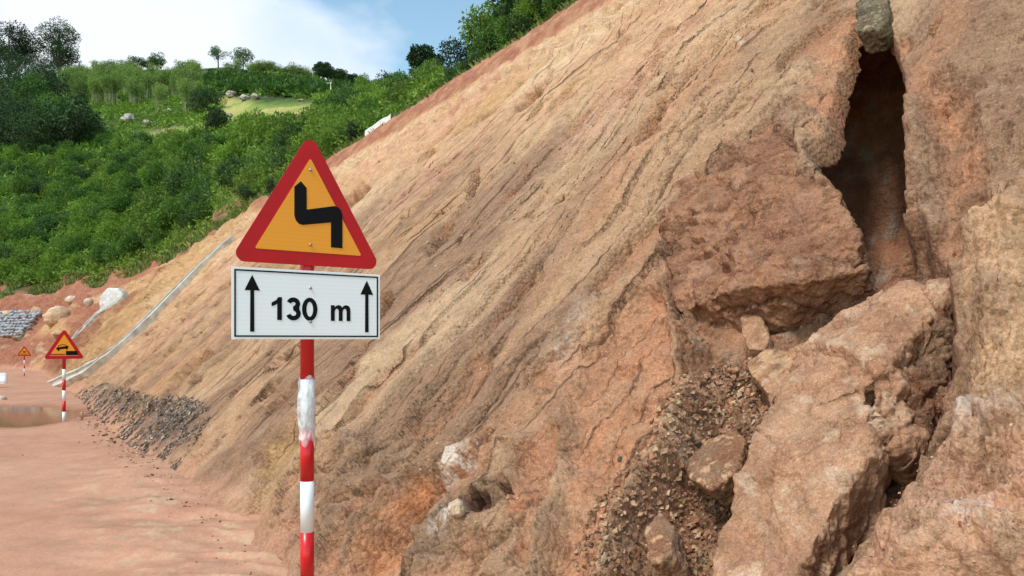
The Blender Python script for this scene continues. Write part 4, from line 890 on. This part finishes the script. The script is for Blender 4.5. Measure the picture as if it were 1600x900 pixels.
# single trees
def single(label, px, py, hpx, rpx, style, seed, Y=None, name='tree', group=None):
    p = hill_pt(px, Y) if Y else hill_at(px, py); Y = p.y; 
    if py is not None and Y: hh = (HY-py-(p.z-EYE)*F/Y)*0+hpx
    h = hpx*Y/F; rx = rpx*Y/F
    mc, n, size, kw = {'dark': (M['lf_dark'], 5600, .035*h+.08, dict(trunk=.12, ncl=22, clr=.42)), 'broad': (M['lf_dark'], 8500, .028*h+.08, dict(trunk=.1, ncl=30, clr=.40)),
        'thin': (M['lf_pale'], 1500, .06*h, dict(trunk=.3, ncl=14, clr=.30, fill=.2)), 'mid': (M['lf_mid'], 2600, .05*h+.08, dict(trunk=.15, ncl=18, clr=.4)),
        'cone': (M['lf_dark'], 1400, .07*h, dict(trunk=.1, ncl=14, clr=.4, top=.8)), 'fringe': (M['lf_dark'], 3600, .05*h, dict(trunk=.22, ncl=20, clr=.34, fill=.3, aspect=.6)), 'vine': (M['lf_dark'], 3400, .06*h, dict(trunk=.1, ncl=22, clr=.4, droop=.6))}[style]
    tr, cr = tree_parts(h, rx, seed, n, size, **kw); return plant(name, label, 'tree', p-Vector((0, 0, .1)), tr, cr, M['bark'], mc, group, seed*.7)
single('tall dark broadleaf tree with bare trunk on the left ridge', 93, 116, 86, 34, 'broad', 1)
single('tall dark tree at the very left edge of the ridge', 14, 122, 94, 40, 'broad', 2)
single('dark rounded tree below the tallest ridge trees on the left', 40, 150, 62, 42, 'dark', 3)
single('dark tree with yellowish top in the left grove', 46, 190, 72, 42, 'mid', 4)
single('large dark vine draped tree at the lower right of the left grove', 105, 232, 92, 52, 'vine', 5)
single('dark tree at the lower left edge of the grove', 12, 240, 84, 46, 'dark', 6)
single('dark bushy tree at the bottom of the left grove', 58, 240, 66, 40, 'vine', 16)
for k, (px, py, hp_, rp_, st) in enumerate([(-25, 130, 80, 40, 'dark'), (20, 165, 60, 44, 'dark'), (75, 165, 52, 36, 'vine'), (-20, 205, 80, 48, 'dark'), (85, 205, 58, 36, 'mid'), (140, 225, 46, 28, 'vine'), (30, 215, 70, 44, 'vine'), (62, 130, 42, 30, 'dark'), (108, 140, 30, 24, 'mid')]):
    single(('tree cut by the left edge just below the leftmost skyline tree', 'dark tree at mid height near the left edge of the grove', 'drooping tree in the middle of the grove below the bare trunk tree', 'dark tree cut by the left edge in the lower grove', 'mid green tree on the right side of the grove above the vine draped one', 'small drooping tree at the lower right end of the grove', 'drooping tree low in the grove left of the vine draped one', 'dark low tree between the two tall skyline trees of the grove', 'small mid green tree at the upper right end of the grove')[k], px, py, hp_, rp_, st, 60+k, group='trees filling the left grove')
single('small dark cone shaped tree between grove and bamboo', 127, 176, 38, 15, 'cone', 7)
single('upper crown of the dark flat topped tree beside the meadow', 322, 180, 42, 28, 'dark', 8)
single('round dark tree at the left edge of the meadow', 338, 208, 42, 24, 'dark', 9)
single('thin feathery tree left of the pair on the skyline', 341, 106, 36, 15, 'thin', 10)
single('bushy darker tree right of the pair on the skyline', 380, 107, 34, 19, 'mid', 11)
for k, px in enumerate((178, 196, 214, 230, 245)): single(('low skyline bush, first from the left', 'low skyline bush, second from the left', 'broad skyline bush, third from the left', 'rounded skyline bush, fourth from the left', 'tallest bluish skyline bush, fifth from the left')[k], px, 108, (18, 16, 22, 24, 30)[k], (13, 13, 14, 14, 13)[k], 'mid', 20+k, name='skyline_bush', group='bushes on the left skyline')
ORD = ['first', 'second', 'third', 'fourth', 'fifth', 'sixth', 'seventh', 'eighth', 'ninth', 'tenth', 'eleventh', 'last']
for k in range(12):
    px = 496+k*8.2; single(ORD[k]+' dark tree from the left in the far ridge row', px, 0, 34-k*1.5+(k % 3)*3, 9, 'dark', 40+k, Y=236, name='ridge_tree', group='dark trees in the row on the far ridge')
single('dark ragged tree standing clear against the sky, left one of the pair', 662, None, 88, 27, 'fringe', 30, Y=62)
single('wide dark ragged tree against the sky, right one of the pair', 715, None, 66, 40, 'fringe', 31, Y=56)
single('pale slender tree on the crest against the blue sky', 772, None, 84, 22, 'thin', 32, Y=27)
single('big leafy tree on the crest touching the top of the picture, left one', 830, None, 150, 48, 'mid', 33, Y=26)
single('big dark leafy tree on the crest at the top of the picture, middle one', 880, None, 150, 52, 'dark', 34, Y=25)
single('leafy tree on the crest at the top of the picture, rightmost one', 935, None, 120, 45, 'mid', 35, Y=24)
# bamboo grove
def bamboo_parts(seed):
    r = np.random.default_rng(seed); lst, cent, rad = [], [], []
    for k in range(16):
        a = r.random()*6.28; q = .5*r.random()**.5; b0 = Vector((q*math.cos(a), q*math.sin(a), -.2)); ln = r.uniform(.1, .45); tp = Vector((b0.x+ln*math.cos(a), b0.y+ln*math.sin(a), r.uniform(2.3, 3.2))); md = b0.lerp(tp, .6)+Vector((-.1*math.cos(a), -.1*math.sin(a), .15))
        lst.append(([b0, md, tp], [.022, .018, .006]))
        for f in (.62, .75, .88, 1.0): c = md.lerp(tp, (f-.6)/.4); cent.append(tuple(c)); rad.append(r.uniform(.2, .42))
    V, Fc, col = leaves(cent, rad, 1700, .22, r, .9, .45, .26, fill=.15); return tubes_mesh('stems', lst), mesh_np('foliage', V, Fc, col, False)
BB = [bamboo_parts(400+k) for k in range(4)]
for tr, cr in BB: tr.materials.append(M['stem']); cr.materials.append(M['lf_bamboo'])
for i in range(80):
    px = r.uniform(100, 312); f = (px-100)/212; py = r.uniform(124+6*(1-f), 158+30*f*r.random()); p = hill_at(px, py); k = r.integers(0, 4); s_ = r.uniform(1.3, 2.2)
    plant('bamboo_clump', 'light green feathery bamboo clump in the grove below the left skyline', 'bamboo', p, BB[k][0], BB[k][1], None, None, 'bamboo clumps of the grove', r.uniform(0, 6.28), (s_, s_, s_))
for i, (px, py) in enumerate([(358, 114), (365, 113), (395, 113), (402, 114), (410, 114), (420, 115), (430, 117), (440, 118), (452, 120), (464, 122), (478, 126), (488, 128)]):
    p = hill_at(px, py)-Vector((0, 0, 1.6)); k = r.integers(0, 4); s_ = r.uniform(1.0, 1.7); plant('bamboo_clump', ORD[i]+' feathery bamboo clump from the left on the skyline beside the two trees', 'bamboo', p, BB[k][0], BB[k][1], None, None, 'bamboo clumps on the skyline', r.uniform(0, 6.28), (s_*1.8, s_*1.8, s_))
# crop rows under the ridge
cv, cc = [], []
for row in range(26):
    for k in range(90):
        px = r.uniform(325, 545); f = row/25; py = 116+f*42+(px-325)*.05+(px-325)**2*.00022; 
        if py > 146+(px-345)*.05 or (px < 345 and py > 140): continue
        cv.append((px, py))
cv = np.array(cv); pts = []
Yl = np.linspace(60, 260, 260)
for px, py in cv:
    q = HY-F*(hillZ(np.full(260, px), Yl)-EYE)/Yl; pts.append(hill_pt(px, float(Yl[np.argmin(np.abs(q-py))])))
pts = np.array([tuple(p) for p in pts]); n = len(pts)
V, Fc, col = leaves(pts+np.array([0, 0, .5]), np.full(n, .9), n*9, 1.1, r, .6, aspect=.5)
obj('crop_rows', mesh_np('crop_rows', V, Fc, col*.7, False), M['lf_mid'], kind='stuff', label='dark green rows of low crops on the upper slope under the ridge', category='crops')
# rocks on the meadow
for k, (px, py, w, lab) in enumerate([(362, 149, 15, 'large grey boulder standing highest among the meadow rocks'), (383, 157, 18, 'widest pale boulder in the middle of the meadow rocks'), (400, 155, 14, 'rounded pale boulder right of the widest meadow rock'), (346, 144, 9, 'small white rock left of the meadow boulders'), (385, 142, 8, 'small white rock behind the meadow boulders'), (470, 158, 9, 'lone brown grey rock at the right end of the meadow'), (359, 181, 8, 'small pale rock at the lower edge of the meadow'), (200, 190, 22, 'broad pale boulder below the bamboo grove'), (232, 197, 16, 'pale rock right of the boulder below the bamboo'), (264, 177, 14, 'brownish rock at the foot of the bamboo stems'), (160, 206, 8, 'small pale rock beside the vine draped tree')]):
    p = hill_at(px, py); w_ = w*p.y/F; boulder('meadow_rock', lab, 'rock', p, (w_, w_*.8, w_*.6), (lin((186, 178, 168)), lin((150, 142, 132)), lin((215, 208, 198))), 500+k, sub=4, amp=.3, sink=.25)
p = hill_at(517, 158); cyl_ = thing('utility_pole', 'thin pale utility pole on the meadow below the ridge', 'utility pole', p); hh = 30*p.y/F
bm = bmesh.new(); bmesh.ops.create_cone(bm, segments=10, radius1=.11, radius2=.07, depth=hh, matrix=Matrix.Translation((0, 0, hh/2)), cap_ends=True); obj('shaft', bm_mesh('shaft', bm, True), M['concrete'], cyl_)
bm = bmesh.new(); bmesh.ops.create_cube(bm, size=1, matrix=Matrix.Translation((0, 0, hh*.94))@Matrix.Diagonal((1.1, .08, .08, 1))); obj('cross_arm', bm_mesh('cross_arm', bm), M['concrete'], cyl_)
# grass fringe on the crest and the banks
def grass(name, pts, hgt, seed, label, nb=7):
    r = np.random.default_rng(seed); P = np.repeat(np.asarray(pts), nb, 0); n = len(P); P = P+r.normal(0, 1, (n, 3))*np.array([.16, .16, 0])*np.repeat(hgt, nb)[:, None]*1.5
    L_ = (np.repeat(hgt, nb)*r.uniform(.5, 1.2, n))[:, None]; a = r.normal(0, .4, (n, 3)); a[:, 2] = 1; a /= np.linalg.norm(a, axis=1, keepdims=True); sd = np.cross(a, r.normal(0, 1, (n, 3))); sd /= np.linalg.norm(sd, axis=1, keepdims=True)
    bend = r.normal(0, .3, (n, 3)); bend[:, 2] = -.15; tip = P+a*L_+bend*L_*.6
    V = np.stack([P-sd*L_*.05, P+sd*L_*.05, P+a*L_*.55+sd*L_*.05, tip], 1).reshape(-1, 3); c = np.repeat(r.random(n), 4)
    obj(name, mesh_np(name, V, np.arange(4*n).reshape(n, 4), np.stack([c]*3, -1), False), M['lf_grass'], kind='stuff', label=label, category='grass')
px = np.concatenate([r.uniform(330, 980, 2600), r.uniform(-40, 330, 2600)]); Y = crestY(px)+np.where(px > 330, r.random(len(px))*2.2, .5+r.random(len(px))**1.3*9); z = hillZ(px, Y); X = (px-CX)/F*Y
kp = (px > 330) | (fbm(X/3, Y/3, 0, 3, 120) > -.05); grass('crest_grass', np.stack([X, Y, z], -1)[kp], np.where(px > 330, .32, .5)[kp], 12, 'tall grass fringe along the crest of the cut and the far bank')
# white lining of the drain on the crest
pth = []
for f in np.linspace(0, 1, 8):
    px = 572+f*40; p = hill_pt(px, float(crestY(px))+.15, .22); pth.append((p, Vector((0, 1, 0)), Vector((0, 0, 1))))
o = obj('crest_kerb', sweep(pth, [(-.22, -.3), (.22, -.3), (.22, .10), (.12, .16), (-.12, .16), (-.22, .10)]), M['whitec'], label='short white concrete kerb on the crest beside the shrubs', category='kerb')
